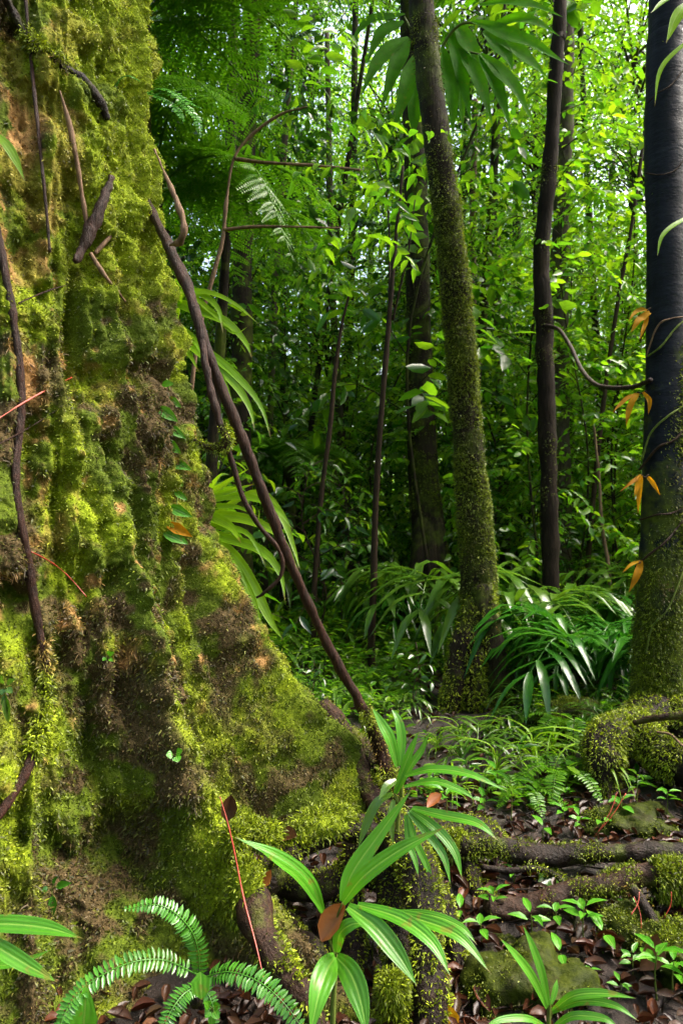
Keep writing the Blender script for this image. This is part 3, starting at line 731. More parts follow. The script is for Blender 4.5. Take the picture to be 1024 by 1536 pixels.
creeper('pale green creeper rising steeply beside the forked tan one on black bark', [(970, 535), (990, 520), (1010, 495), (1026, 480)], BV, .006, M['stem'])
creeper('reddish creeper lying low on the mossy part of the black trunk', [(958, 780), (985, 772), (1005, 770), (1028, 760)], BV, .005, M['vine'])
creeper('long brown creeper crossing upward on the lower black trunk', [(952, 850), (975, 830), (1000, 810), (1028, 775)], BV, .006, M['vine'])
creeper('looping yellow-green creeper on the moss at the foot of black trunk', [(968, 980), (978, 940), (1000, 915), (1015, 880), (1026, 850)], BV, .005, M['stem'])
creeper('slender dark creeper around the top of the black trunk', [(970, 155), (985, 140), (1005, 128), (1028, 100)], BV, .004, M['twig'])
creeper('thin dark creeper tied round the black trunk under its upper bend', [(968, 260), (990, 262), (1012, 255), (1028, 235)], BV, .004, M['twig'])
single('liana', tube(path([(818, 488, 6.42), (838, 495, 6.2), (855, 520, 5.8), (872, 555, 5.3), (892, 576, 4.9), (920, 582, 4.5), (950, 580, 4.2), (975, 570, 3.92)]), [.018, .018, .016, .016, .015, .015], 60, 8, .004, 20, 3), M['vine'],
       'thin dark liana sagging between the slim brown trunk and the black trunk', 'liana')

# thin saplings standing alone
def pole(label, pts, r, mat=None, kids=(), name='sapling', leafy=None, seed=0, group=None):
    P = path(pts)[::-1]; g = g1(P[0, 0], P[0, 1])
    if P[0, 2] > g: P = np.vstack([[P[0, 0], P[0, 1], g - .05], P]); 
    root = thing(name, label, 'sapling', (P[0, 0], P[0, 1], g), group)
    part('stem', tube(P, r[::-1], 60, 7, .006, 12, seed), mat or M['twig'], root)
    tips = [P[-1]]
    for kp in kids:
        K = path(kp); part('branch', tube(K, [.012, .006], 20, 5, .004, 12, seed), mat or M['twig'], root); tips.append(K[-1])
    fo = MB()
    for tp in tips:
        for q in range(leafy or 5):
            e = tp + R.normal(0, 1, 3) * np.array([.35, .35, .2]); twig_leaves(fo, np.array([tp - [0, 0, .1], (tp + e) / 2 + [0, 0, .08], e]), .11, .045, .06, LEAF, .4)
    part('foliage', fo, M['leaf'], root)
    return root
pole('thin forked dark sapling standing close in front of the straight dark trunk', [(604, 250, 6.1), (596, 330, 6.1), (588, 420, 6.1), (580, 520, 6.1), (570, 640, 6.1), (563, 760, 6.1), (560, 880, 6.1), (557, 960, 6.1)], [.014, .018, .022, .025, .028, .03, .034, .036],
     None, [[(589, 480, 6.1), (600, 430, 6.05), (612, 380, 6.0), (622, 300, 6.0)], [(582, 500, 6.1), (584, 400, 6.2), (580, 300, 6.2), (560, 230, 6.2)]], seed=1)
pole('thin dark sapling leaning over in front of the far trunks, midway to the leaning stick', [(524, 440, 6.6), (512, 490, 6.6), (502, 560, 6.6), (495, 640, 6.6), (482, 740, 6.6), (474, 840, 6.6), (470, 920, 6.6)], [.01, .018, .022, .024, .026, .028, .03], seed=2)
pole('pale crooked sapling reaching over beside the mossy buttressed trunk', [(460, 160, 3.9), (420, 172, 3.95), (375, 205, 4.0), (350, 240, 4.0), (340, 300, 4.0), (334, 360, 4.0), (318, 420, 4.0), (303, 480, 4.0), (290, 560, 4.0), (280, 700, 4.0), (276, 900, 4.0)], [.004, .007, .009, .010, .011, .012, .013, .013, .014, .016, .017],
     M['pale_twig'], [[(334, 345, 4.0), (380, 340, 3.95), (440, 340, 3.9), (510, 342, 3.9)], [(352, 238, 4.0), (400, 244, 3.9), (470, 248, 3.8), (540, 255, 3.7)]], seed=3)
pole('pale slender pole standing beyond the leaning mossy trunk', [(712, 150, 11), (709, 300, 11), (708, 480, 11), (706, 700, 11), (704, 840, 11)], [.05, .055, .06, .065, .07], M['pale_twig'], seed=4)
pole('thin bent sapling leaning toward the black trunk', [(968, 180, 8), (948, 330, 8), (928, 440, 8), (910, 560, 8), (898, 660, 8), (886, 780, 8), (878, 900, 8)], [.02, .022, .025, .028, .03, .035, .04], seed=5)
pole('pale thin crooked sapling low between slim and black trunks', [(890, 640, 7.5), (898, 720, 7.5), (902, 790, 7.5), (914, 870, 7.4)], [.014, .018, .02, .02], M['pale_twig'], seed=6)

# the leaning liana beside the buttressed tree
L0 = thing('leaning_liana', 'dark woody liana slanting from the mossy trunk down to the ground', 'liana', at(585, 1195, 3.1))
part('stem', tube(path([(215, 290, 3.05), (248, 360, 2.82), (270, 405, 2.75), (288, 450, 2.72), (300, 490, 2.7), (316, 540, 2.7), (345, 612, 2.72), (372, 680, 2.75), (392, 735, 2.78), (425, 820, 2.85), (462, 905, 2.92), (500, 985, 3.0), (535, 1045, 3.05), (560, 1095, 3.08), (578, 1150, 3.1), (590, 1200, 3.1)]),
     [.018, .020, .022, .021, .024, .021, .022, .021, .022, .021, .022, .021, .024, .032, .04, .045], 140, 12, .012, 16, 5), M['vine'], L0)
mbr = path([(548, 1065, 3.02), (560, 1100, 3.04), (578, 1150, 3.05), (588, 1190, 3.05)])
_mb, V_, D_, Z_, f_ = mossy_tube(mbr, [.025, .035, .04, .045], 24, 12, .015, 14, 8, .8)
_v = dense(V_, D_, Z_, f_ + .2, 6, .012); moss_coat('moss', L0.children[0], *_v[:4], 2600)
part('branch', tube(path([(302, 498, 2.7), (308, 545, 2.66), (320, 600, 2.64), (332, 640, 2.64), (340, 660, 2.65), (332, 672, 2.66), (310, 670, 2.68), (288, 658, 2.72)]), [.016, .015, .014, .014, .016, .018, .012, .006], 60, 9, .008, 22, 6), M['vine'], L0)
_mb, V_, D_, Z_, f_ = mossy_tube(path([(336, 640, 2.64), (342, 660, 2.65), (332, 674, 2.66), (310, 671, 2.68), (288, 658, 2.72)]), [.014, .018, .018, .013, .006], 20, 9, .006, 20, 9, .7)
_v = dense(V_, D_, Z_, f_ + .3, 5, .01); moss_coat('moss', L0.children[0], *_v[:4], 1500, (.006, .014))
part('branch', tube(path([(338, 660, 2.66), (350, 700, 2.68), (366, 750, 2.7), (390, 790, 2.72), (415, 820, 2.74), (424, 845, 2.75), (418, 868, 2.75), (395, 890, 2.76), (385, 896, 2.78)]), [.012, .012, .011, .010, .010, .010, .009, .006, .004], 60, 7, .004, 20, 7), M['vine'], L0)
T0 = single('broken_twig', tube(path([(232, 225, 2.85), (258, 285, 2.7), (270, 315, 2.68), (276, 345, 2.68), (270, 362, 2.7), (255, 368, 2.75)]), [.004, .011, .010, .013, .012, .006], 40, 9, .01, 25, 4), M['pale_twig'], 'grey broken twig hooked out from the edge of the mossy trunk', 'twig')

# ------------------------------------------------------------------ on the mossy trunk
def trunk_vine(name, label, pts, r, mat, cat, lift=.012, n=80, amp=.004, seed=0, moss=None, group=None):
    P = on_trunk(pts, lift)
    # keep the stem from dipping into the bumps: smooth its depth
    s = P.copy()
    for _ in range(2): s[1:-1] = (s[:-2] + s[1:-1] * 2 + s[2:]) / 4
    P = s + (np.array([[0, 0, 0]])) ; P[:, 1] = np.minimum(P[:, 1], s[:, 1])
    o = single(name, tube(P, r, n, 9, amp, 26, seed), mat, label, cat, group)
    if moss:
        a, b, cnt = moss
        _m, V, D, Z, f = mossy_tube(P[a:b], np.max(r) * 1.1, 30, 9, .006, 20, seed + 5, .75)
        mt = MB(); v, d, z, wt = dense(V, D, Z, f + .3, 6, .012); tufts(mt, v, d, cnt, (.008, .02), (.003, .006), z, .6, 1, .5, wt / wt.sum())
        m = bpy.data.objects.new('moss', mt.mesh('moss', M['tuft'], o.location, False)); COL.objects.link(m); m.parent = o; m['kind'] = 'stuff'
    return o
trunk_vine('climbing_vine', 'long reddish brown vine winding all the way down the mossy trunk', [(-8, 320), (2, 370), (10, 420), (20, 470), (28, 520), (33, 570), (36, 610), (30, 650), (22, 690), (20, 730), (28, 770), (40, 815), (46, 850), (48, 890), (54, 930), (66, 968), (72, 1000), (70, 1050), (66, 1090), (52, 1135), (34, 1170), (14, 1205), (-6, 1230)],
           [.010, .012, .012, .013, .013, .014, .015, .014, .014, .013, .013, .014, .014, .014, .013, .014, .015, .016, .016, .014, .014, .013, .012], M['vine'], 'vine', .016, 160, .005, 3, (15, 20, 3500))
trunk_vine('hanging_vine', 'thin straight brown vine hanging down the top of the mossy trunk', [(38, -10), (42, 40), (48, 100), (54, 160), (60, 220), (67, 280), (72, 330), (75, 378)], [.006, .006, .006, .007, .006, .006, .006, .005], M['vine'], 'vine', .02, 60, .002, 4)
trunk_vine('creeping_root', 'gnarled dark root half buried in bright moss near the trunk top', [(8, -5), (24, 28), (38, 55), (55, 80), (78, 92), (100, 98), (122, 112), (140, 135), (152, 158), (162, 178)], [.016, .018, .016, .014, .012, .016, .018, .02, .02, .014], M['root_wet'], 'root', .014, 70, .012, 5, (2, 6, 1500))
trunk_vine('dead_twig', 'pale bent twig lying on the moss above the broken stub', [(90, 136), (97, 160), (106, 185), (112, 220), (118, 260), (124, 295), (129, 325), (131, 345)], [.003, .006, .009, .010, .009, .009, .008, .004], M['pale_twig'], 'twig', .016, 50, .004, 6)
trunk_vine('broken_stub', 'thick broken branch stub jutting from the moss, grey wet bark', [(168, 266), (160, 292), (148, 320), (134, 350), (122, 375), (114, 392)], [.012, .018, .022, .024, .02, .010], M['vine'], 'branch', .035, 40, .014, 7)
trunk_vine('dead_twig', 'short curved twig below the broken stub on the trunk', [(136, 380), (146, 400), (160, 418), (176, 436), (188, 452)], [.008, .009, .008, .007, .004], M['pale_twig'], 'twig', .018, 30, .004, 8)
trunk_vine('dead_twig', 'tiny pale twig lying crosswise just under the broken stub', [(143, 380), (152, 368), (164, 358), (172, 348)], [.008, .008, .007, .004], M['pale_twig'], 'twig', .02, 20, .003, 9)
for lab, pts in [('upper bright red rootlet crossing the winding vine', [(-5, 630), (25, 608), (60, 590), (90, 574), (108, 566)]), ('lower dull red rootlet crossing the winding vine', [(-5, 668), (25, 655), (55, 635), (86, 615)]), ('red rootlet dropping diagonally from the winding vine', [(48, 828), (75, 840), (95, 852), (108, 870), (130, 895)]), ('dark red rootlet lying under the reddish bare hollow of the trunk', [(28, 455), (55, 442), (80, 432), (98, 428)])]:
    trunk_vine('rootlet', lab, pts, [.0018, .0024, .0022, .0012], M['red'] if 'dull' not in lab and 'dark' not in lab else M['vine'], 'rootlet', .022, 30, .002, int(pts[0][1]), group='red rootlets on the mossy trunk')
single('rootlet', tube(path([(330, 1195, 2.0), (343, 1240, 1.97), (354, 1290, 1.94), (366, 1350, 1.89), (382, 1410, 1.82), (396, 1470, 1.74)]), [.0016, .0023, .0023, .0012], 40, 6, .001, 20, 7), M['red'], 'long bright red rootlet hanging past the buttress foot to the fern', 'rootlet', 'red rootlets on the mossy trunk')
# creeper with round leaves down the trunk's edge
cf = thing('climbing_fig', 'creeper with shiny oval leaves in a line down the mossy trunk edge', 'creeper', on_trunk([(258, 812)])[0])
part('stem', tube(on_trunk([(250, 568), (256, 600), (254, 640), (262, 680), (265, 715), (266, 745), (262, 790), (258, 815)], .012), .004, 40, 6), M['stem'], cf)
for i, (x, y, dx, dy, s) in enumerate([(243, 577, 12, -2, .8), (252, 596, 14, 10, .8), (236, 611, 22, 14, 1.15), (248, 640, 22, 11, 1), (246, 660, 18, 14, 1.05), (254, 692, 24, 8, 1.05), (258, 712, 12, 12, .9), (262, 738, 14, 8, .7), (252, 760, 26, 10, 1.1), (249, 786, 28, 12, 1.1), (245, 800, 28, 10, 1.1)]):
    d = min(surf_d(x, y), surf_d(x + dx, y + dy)) - .03
    lb = MB(); a = at(x, y, d); b = at(x + dx, y + dy, d - .012)
    leaves(lb, [a], [b - a], [(R.uniform(-.3, .3), -1, .35)], [np.linalg.norm(b - a) * 1.35], [.044 * s], LEAF)
    part('leaf', lb, M['yellow'] if i == 9 else M['palm_fresh'], cf, label='yellowing oval leaf' if i == 9 else None)
# ================================================================== logs, rocks and sticks on the forest floor
def log(label, pts, r, seed, fresh, bare, mat, tuft, n=70, seg=20, amp=.02, cat='log', name='fallen_log', top=.4, L=(.006, .016)):
    P = path(pts)
    mb, V, D, Z, f = mossy_tube(P, r, n, seg, amp, 12, seed, fresh, .3, bare, top, 8)
    o = single(name, mb, mat, label, cat, loc=P[len(P) // 2])
    v, d, z, wt = dense(V, D, Z, f ** 2, 6, .012); mt = MB(); p = wt + .002
    tufts(mt, v, d, tuft, L, (.0025, .005), z * [.6, 1, 1, 1], .3, 1, .5, p / p.sum())
    m = bpy.data.objects.new('moss', mt.mesh('moss', M['tuft'], o.location, False)); COL.objects.link(m); m.parent = o; m['kind'] = 'stuff'
    return o
log('upper of two fallen dark roots lying level across the litter, patchy moss', [(690, 1268, 2.68), (740, 1272, 2.70), (800, 1280, 2.68), (860, 1284, 2.68), (920, 1281, 2.68), (980, 1279, 2.66), (1060, 1280, 2.66)], [.036, .042, .04, .041, .038, .04, .045], 51, .30, .5, M['root_wet'], 2600, top=.1, L=(.004, .011))
log('lower fallen root with rusty bare bark and moss patches, rising to a mossy end', [(730, 1362, 2.42), (770, 1366, 2.42), (810, 1358, 2.42), (850, 1343, 2.43), (890, 1333, 2.44), (930, 1324, 2.44), (970, 1315, 2.44), (1000, 1313, 2.44)], [.04, .046, .045, .04, .04, .042, .038, .045], 52, .30, .85, M['root'], 3000, top=.1, L=(.004, .011))
log('stump end wrapped in thick bright green moss beside the lower fallen root', [(985, 1318, 2.42), (1005, 1318, 2.42), (1040, 1320, 2.42), (1090, 1322, 2.42)], [.05, .062, .066, .066], 53, 1.2, 0, M['root'], 9000, 30, 22, .012, 'stump', 'mossy_stump', L=(.008, .02))
log('thin bare stick propped upright against the upper fallen root', [(750, 1248, 2.72), (746, 1285, 2.66), (738, 1325, 2.6), (724, 1365, 2.5), (703, 1402, 2.42), (690, 1420, 2.4)], [.007, .009, .011, .012, .011, .008], 54, .0, .3, M['vine'], 60, 40, 8, .005, 'stick', 'stick', 0)
log('dark wiry root arching between the two fallen roots', [(722, 1300, 2.6), (760, 1306, 2.58), (800, 1303, 2.58), (832, 1312, 2.56), (850, 1332, 2.5)], [.012, .012, .012, .012, .01], 55, .2, .2, M['root_wet'], 300, 40, 8, .004, 'root', 'wiry_root')
log('dark stick slanting in the litter under the mossy stump', [(948, 1332, 2.35), (962, 1352, 2.3), (978, 1378, 2.25), (990, 1395, 2.22)], [.016, .018, .018, .012], 56, .1, .3, M['root_wet'], 100, 24, 9, .005, 'stick', 'stick')
log('short dark peg standing under the lower fallen root', [(862, 1345, 2.35), (864, 1375, 2.33), (862, 1410, 2.3)], [.012, .013, .013], 57, .1, .2, M['root_wet'], 60, 14, 8, .003, 'stick', 'stick')
log('brown branch lying over the mossy root arch by the black trunk', [(950, 1085, 3.5), (975, 1078, 3.45), (1000, 1075, 3.4), (1040, 1070, 3.35)], [.012, .016, .018, .02], 58, .05, .6, M['root'], 100, 24, 9, .006, 'branch', 'fallen_branch')
log('thin pale twig lying below the brown branch on the root arch', [(985, 1098, 3.35), (1005, 1102, 3.3), (1022, 1118, 3.25), (1040, 1130, 3.22)], [.006, .006, .006, .005], 59, 0, .6, M['pale_twig'], 40, 20, 6, .002, 'twig', 'twig')
for i, (pts, lab) in enumerate([([(862, 1340, 2.3), (856, 1290, 2.9)], None)]): pass
def rock(label, c, r, seed, moss, count, name='mossy_rock'):
    mb = blob(c, r, 60, 40, .42, 1.9, seed); V = mb.V[0]
    V = V + unit(V - c) * (.022 * fbm(V * 16, 4, seed))[:, None]; mb.V[0] = V
    D = unit((V - c) / np.asarray(r) ** 2); f = sstep(-.2, .3, fbm(V * 6, 4, seed) + moss * D[:, 2])
    Z = np.stack([f, .4 * (1 - f), 0 * f, np.ones(len(V))], -1)
    o = single(name, mb, M['rock'], label, 'rock', loc=np.asarray(c) - [0, 0, r[2]])
    v, d, z, wt = dense(V, D, Z, f ** 2, 5, .012); mt = MB(); tufts(mt, v, d, count * 3, (.004, .010), (.002, .005), z * [.5, 1, 1, 1], .2, 1, .5, (wt + .002) / (wt + .002).sum())
    m = bpy.data.objects.new('moss', mt.mesh('moss', M['tuft'], o.location, False)); COL.objects.link(m); m.parent = o; m['kind'] = 'stuff'
rock('mossy slab rock at the front, behind the small split-leaf palm seedling', at(800, 1490, 2.1), (.20, .16, .12), 1, -.3, 3000)
rock('mossy boulder behind the pointed brown fallen leaf', at(955, 1410, 2.3), (.13, .12, .10), 2, .1, 3500)
rock('mossy rock in front of the boulder, beside the pointed brown leaf', at(1010, 1450, 2.15), (.12, .13, .11), 3, .1, 3000)
rock('long brown flat stone under the root arch, behind the upper fallen root', at(945, 1240, 3.15), (.24, .15, .10), 4, -.15, 2500)
rock('low mossy stone in the undergrowth before the mossy root arch', at(855, 1080, 4.3), (.22, .18, .12), 5, .2, 3000)
rock('small dark stone just under the lower fallen root', at(770, 1440, 2.3), (.09, .08, .07), 6, .1, 1500)

def fallen_leaf(label, base, tip, w, up=(0, -.5, 1), mat=None, tmpl=CURL):
    a, b = at(*base), at(*tip); mb = MB()
    leaves(mb, [a], [b - a], [up], [np.linalg.norm(b - a)], [w], tmpl)
    return single('fallen_leaf', mb, mat or M['litter'], label, 'leaf', loc=a)
fallen_leaf('big pointed brown leaf standing upright against the mossy boulder', (958, 1455, 2.06), (972, 1398, 2.12), .085, (.3, -1, .3), M['litter'])
fallen_leaf('orange brown dead leaf caught on the split-leaf palm seedling', (482, 1412, 1.57), (524, 1358, 1.6), .055, (-.6, -1, .5), M['brown_leaf'])
fallen_leaf('pale brown leaf stuck on the moss above the long red rootlet', (340, 1232, 2.03), (346, 1192, 2.06), .05, (.2, -1, .3), M['litter'])
fallen_leaf('dark red leaf lying on the arching root', (415, 1258, 2.22), (448, 1262, 2.2), .06, (0, -.5, 1), M['litter'])
fallen_leaf('rusty leaf wedged below the arching root', (382, 1330, 2.05), (404, 1300, 2.07), .04, (.6, -1, .3), M['brown_leaf'])
fallen_leaf('orange leaf on the ground beyond the palm seedlings', (640, 1212, 2.9), (660, 1196, 2.95), .05, (0, -.7, 1), M['brown_leaf'])
fallen_leaf('bright yellow leaf at the bottom edge between seedling and mossy roots', (664, 1536, 1.95), (690, 1528, 1.95), .07, (0, -.6, 1), M['yellow'])
fallen_leaf('orange withered leaf on the soil beside the root foot at the bottom', (655, 1480, 2.05), (650, 1456, 2.1), .05, (.4, -1, .4), M['brown_leaf'])
fallen_leaf('broad grey-green leaf lying between the two fallen roots', (806, 1328, 2.62), (828, 1306, 2.7), .08, (0, -.9, .6), M['leaf_dark'])
RR = 'thin red rootlets over the litter'
for lab, a, b in [('red rootlet slanting beside the long flat stone', (890, 1255, 3.0), (938, 1190, 3.05)), ('second red rootlet parallel to the one by the long flat stone', (896, 1248, 3.0), (925, 1188, 3.1)), ('red rootlet hanging off the lower fallen root, crossing another', (946, 1372, 2.25), (958, 1338, 2.3)), ('red rootlet below the mossy stump', (996, 1376, 2.28), (1006, 1338, 2.3)),
                  ('red rootlet over the dark soil beside the front mossy root', (700, 1460, 2.15), (728, 1430, 2.2)), ('lowest red rootlet over the dark soil beside the front mossy root', (706, 1478, 2.12), (738, 1440, 2.2)), ('red rootlet pointing straight down at the boulder', (950, 1345, 2.28), (961, 1395, 2.22))]:
    m_ = [(a[i] + b[i]) / 2 + (4 if i == 0 else 0) for i in range(3)]
    single('rootlet', tube(path([a, m_, b]), .0016, 16, 5, .001, 30, 3), M['red'], lab, 'rootlet', RR)

# ================================================================== palms, ferns and strap plants one can name
def frond_px(root, lst, mat, petiole=None, pmat=None, across=5, fold=.25, n=14, upv=None, pname='leaflet', wave=.15, label=None, pleat=0):
    """leaflets given as (points, width in photo px) at the distances they stand at"""
    if petiole is not None:
        st = part('frond', tube(path(petiole[0]), petiole[1], 24, 6), pmat or M['stem'], root, label=label)
    else: st = root
    for pts, wpx in lst:
        P = path(pts); d = P[:, 1].mean(); mb = MB()
        blade(mb, P, wpx * 1.0 / 1024 * d, upv or (0, -.55, .8), n, across, fold, pleat, wave=wave, prof=[.2, .6, .92, 1, .9, .7, .42, .18, 0]); part(pname, mb, mat, st)
    return st
def D(pts, d, dd=0): return [(x, y, d + dd * i / max(1, len(pts) - 1)) for i, (x, y) in enumerate(pts)]

# the drooping palm behind the leaning trunk
TP = thing('fan_palm', 'tall palm with long broad drooping leaflets spread behind the leaning mossy trunk', 'palm', (at(700, 1000, 6)[0], 6.0, g1(at(700, 1000, 6)[0], 6.0)))
part('stem', tube(np.array([[TP.location[0], 6, TP.location[2] - .1], at(716, 760, 6), at(690, 420, 6), at(664, 200, 5.9), at(655, 90, 5.85)]), [.07, .06, .05, .045, .05], 50, 10, .01, 8, 5), M['bark'], TP)
frond_px(TP, [(D([(607, 21), (553, 32), (523, 67)], 5.8, -.2), 15), (D([(605, 32), (570, 53), (549, 98)], 5.8, -.2), 20), (D([(612, 56), (570, 88), (539, 148)], 5.75, -.3), 24), (D([(614, 58), (591, 105), (570, 169)], 5.7, -.2), 24), (D([(621, 84), (609, 134), (586, 204)], 5.7, -.2), 28), (D([(626, 110), (621, 165), (620, 214)], 5.7, -.1), 24)], M['palm_back'], upv=(.1, -1, .25), petiole=
         (D([(655, 90), (640, 60), (620, 50), (606, 25)], 5.85, -.1), [.02, .015, .012, .006]))
frond_px(TP, [(D([(662, 70), (676, 134), (679, 211)], 5.7, -.2), 27), (D([(676, 35), (690, 105), (707, 190)], 5.75, -.2), 27), (D([(690, 74), (718, 123), (739, 190)], 5.7, -.2), 27), (D([(718, 81), (746, 134), (767, 200)], 5.6, -.3), 24), (D([(720, 81), (764, 123), (799, 183)], 5.6, -.3), 27), (D([(683, 80), (690, 130), (694, 200)], 5.85, -.1), 22)], M['palm_back'], upv=(.1, -1, .25), petiole=
         (D([(655, 90), (670, 78), (690, 76), (722, 82)], 5.8, -.15), [.02, .014, .011, .006]))
frond_px(TP, [(D([(707, 32), (781, 60), (855, 98)], 5.5, -.4), 32), (D([(718, 7), (781, 4), (845, 26)], 5.5, -.4), 26), (D([(725, 46), (781, 81), (823, 120)], 5.55, -.3), 28), (D([(683, 35), (704, 70), (721, 105)], 5.75, -.1), 30), (D([(725, 49), (753, 77), (771, 109)], 5.5, -.2), 28), (D([(700, 10), (720, -30), (760, -60)], 5.6, -.2), 26), (D([(728, 40), (790, 30), (840, 55)], 5.5, -.3), 24)], M['palm_back'], upv=(.1, -1, .25), petiole=
         (D([(655, 90), (672, 55), (695, 35), (730, 38)], 5.8, -.25), [.02, .014, .011, .006]))
frond_px(TP, [(D([(640, 10), (600, -30), (560, -40)], 5.8, -.2), 24), (D([(650, 0), (640, -60), (620, -110)], 5.8, -.2), 26), (D([(600, 0), (570, -10), (540, 10)], 5.75, -.2), 20)], M['palm_back'], upv=(.1, -1, .25), petiole=(D([(655, 90), (648, 40), (646, 0), (650, -40)], 5.85), [.02, .014, .011, .006]))

# strap-leaved plants behind the buttressed tree
S1 = thing('strap_plant', 'upper strap-leaved plant, long arching blades beside the mossy trunk edge', 'plant', at(262, 560, 3.25))
SA = [([(250, 450), (302, 438), (349, 454), (389, 487)], 10), ([(262, 462), (291, 466), (338, 483), (367, 512), (378, 537)], 16), ([(255, 490), (273, 497), (295, 515), (310, 545)], 16), ([(290, 520), (328, 541), (367, 577), (393, 613), (407, 660)], 12),
      ([(285, 520), (320, 545), (353, 577), (375, 613), (382, 646)], 15), ([(280, 520), (306, 534), (335, 570), (353, 617)], 11), ([(270, 450), (302, 443), (328, 465), (335, 501)], 12), ([(262, 430), (277, 432), (291, 472)], 12), ([(258, 520), (280, 527), (300, 560)], 12), ([(268, 440), (320, 470), (350, 500), (372, 490)], 8)]
for pts, wpx in SA:
    P = path(D([(258, 530)] + pts, 3.3, -.25)); mb = MB(); blade(mb, P, wpx / 1024 * 3.2 * 1.15, (0, -.9, .45), 18, 3, .35, prof=[.5, .8, 1, .95, .8, .55, .3, 0]); part('blade', mb, M['strap'], S1)
S2 = thing('strap_plant', 'lower strap-leaved plant fanning out under the leaning liana', 'plant', at(300, 850, 3.4))
SB = [([(305, 752), (340, 725), (375, 702)], 13), ([(305, 750), (345, 738), (385, 725)], 13), ([(310, 755), (360, 745), (410, 760), (440, 795)], 12), ([(312, 775), (370, 780), (420, 805), (450, 860)], 16), ([(310, 775), (345, 790), (362, 815)], 17), ([(330, 805), (390, 825), (420, 860), (428, 905)], 14),
      ([(345, 830), (380, 880), (405, 930), (425, 960)], 18), ([(380, 740), (420, 770), (440, 820), (450, 855)], 11), ([(310, 745), (330, 715), (345, 712)], 10), ([(305, 765), (350, 760), (390, 775)], 10), ([(350, 850), (380, 900), (395, 955)], 12), ([(320, 790), (370, 800), (400, 850)], 10)]
for pts, wpx in SB:
    P = path(D([(295, 790)] + pts, 3.5, -.3)); mb = MB(); blade(mb, P, wpx / 1024 * 3.35 * 1.15, (0, -.9, .45), 18, 3, .35, prof=[.5, .8, 1, .95, .8, .55, .3, 0]); part('blade', mb, M['strap'], S2)

# front seedlings of split-leaf palm
H1 = thing('palm_seedling', 'front palm seedling with broad pleated bright green leaflets and an orange dead leaf', 'palm seedling', at(498, 1560, 1.6))
part('stem', tube(path(D([(498, 1562), (500, 1500), (503, 1440), (497, 1400), (488, 1372)], 1.6, .02)), [.007, .0065, .006, .005, .004], 30, 8), M['stem'], H1)
def hero(root, lst, mat, pet, pr=.003, across=11, pleat=.03, n=22, upv=(0, -.6, .75), fold=.22):
    st = part('frond', tube(path(pet), [pr * 1.4, pr, pr * .7], 20, 7), M['stem'], root)
    for pts, wpx in lst:
        P = path(pts); mb = MB(); blade(mb, P, wpx * .8 / 1024 * P[:, 1].mean(), upv, n, across, fold, pleat, wave=.05); part('leaflet', mb, mat, st)
G = M['palm_fresh']
hero(H1, [(D([(514, 1352), (528, 1310), (566, 1255), (622, 1178)], 1.56, .05), 33), (D([(514, 1354), (545, 1315), (600, 1275), (672, 1238)], 1.55, -.05), 32)], G, D([(498, 1410), (504, 1380), (513, 1355)], 1.6, -.03))
hero(H1, [(D([(484, 1368), (462, 1320), (415, 1283), (350, 1255)], 1.58, -.05), 26), (D([(484, 1368), (452, 1322), (420, 1296), (380, 1268)], 1.57, -.1), 15)], G, D([(500, 1430), (492, 1400), (485, 1370)], 1.6, -.02))
hero(H1, [(D([(522, 1360), (562, 1390), (596, 1432), (626, 1480)], 1.55, -.12), 38), (D([(536, 1357), (600, 1378), (648, 1414), (676, 1466)], 1.55, -.15), 28), (D([(565, 1366), (630, 1380), (690, 1406), (737, 1462)], 1.56, -.15), 25), (D([(575, 1370), (640, 1372), (690, 1390), (716, 1418)], 1.57, -.1), 16)], G, D([(500, 1420), (512, 1372), (545, 1356)], 1.6, -.04))
hero(H1, [(D([(503, 1436), (490, 1455), (478, 1490), (464, 1560)], 1.57, -.15), 46), (D([(505, 1436), (525, 1460), (540, 1500), (552, 1560)], 1.57, -.14), 44)], G, D([(500, 1470), (501, 1450), (504, 1436)], 1.6, -.02), upv=(0, -.9, .4))
hero(H1, [(D([(505, 1428), (510, 1400), (530, 1386), (552, 1388)], 1.56, -.02), 26)], G, D([(500, 1450), (502, 1440), (505, 1428)], 1.6, -.03))
H2 = thing('palm_seedling', 'second palm seedling behind the front one, narrow leaflets fanning upward', 'palm seedling', at(598, 1290, 2.3))
part('stem', tube(path(D([(598, 1292), (596, 1240), (600, 1200), (604, 1170)], 2.3, .02)), [.008, .007, .006, .004], 20, 7), M['stem'], H2)
hero(H2, [(D([(596, 1150), (585, 1110), (572, 1085), (556, 1058)], 2.28, .05), 22), (D([(600, 1148), (602, 1110), (597, 1080), (586, 1062)], 2.28, .08), 18)], G, D([(602, 1190), (600, 1170), (597, 1150)], 2.3), across=7)
hero(H2, [(D([(592, 1190), (606, 1150), (618, 1120), (628, 1096)], 2.26, .02), 14), (D([(594, 1190), (615, 1150), (632, 1125), (643, 1098)], 2.26, .02), 14)], G, D([(600, 1215), (596, 1200), (592, 1190)], 2.3), across=7)
hero(H2, [(D([(606, 1164), (650, 1154), (705, 1162), (762, 1188)], 2.25, -.15), 18), (D([(606, 1180), (650, 1172), (690, 1185), (715, 1202)], 2.25, -.1), 14)], G, D([(602, 1195), (603, 1178), (606, 1164)], 2.3), across=7)
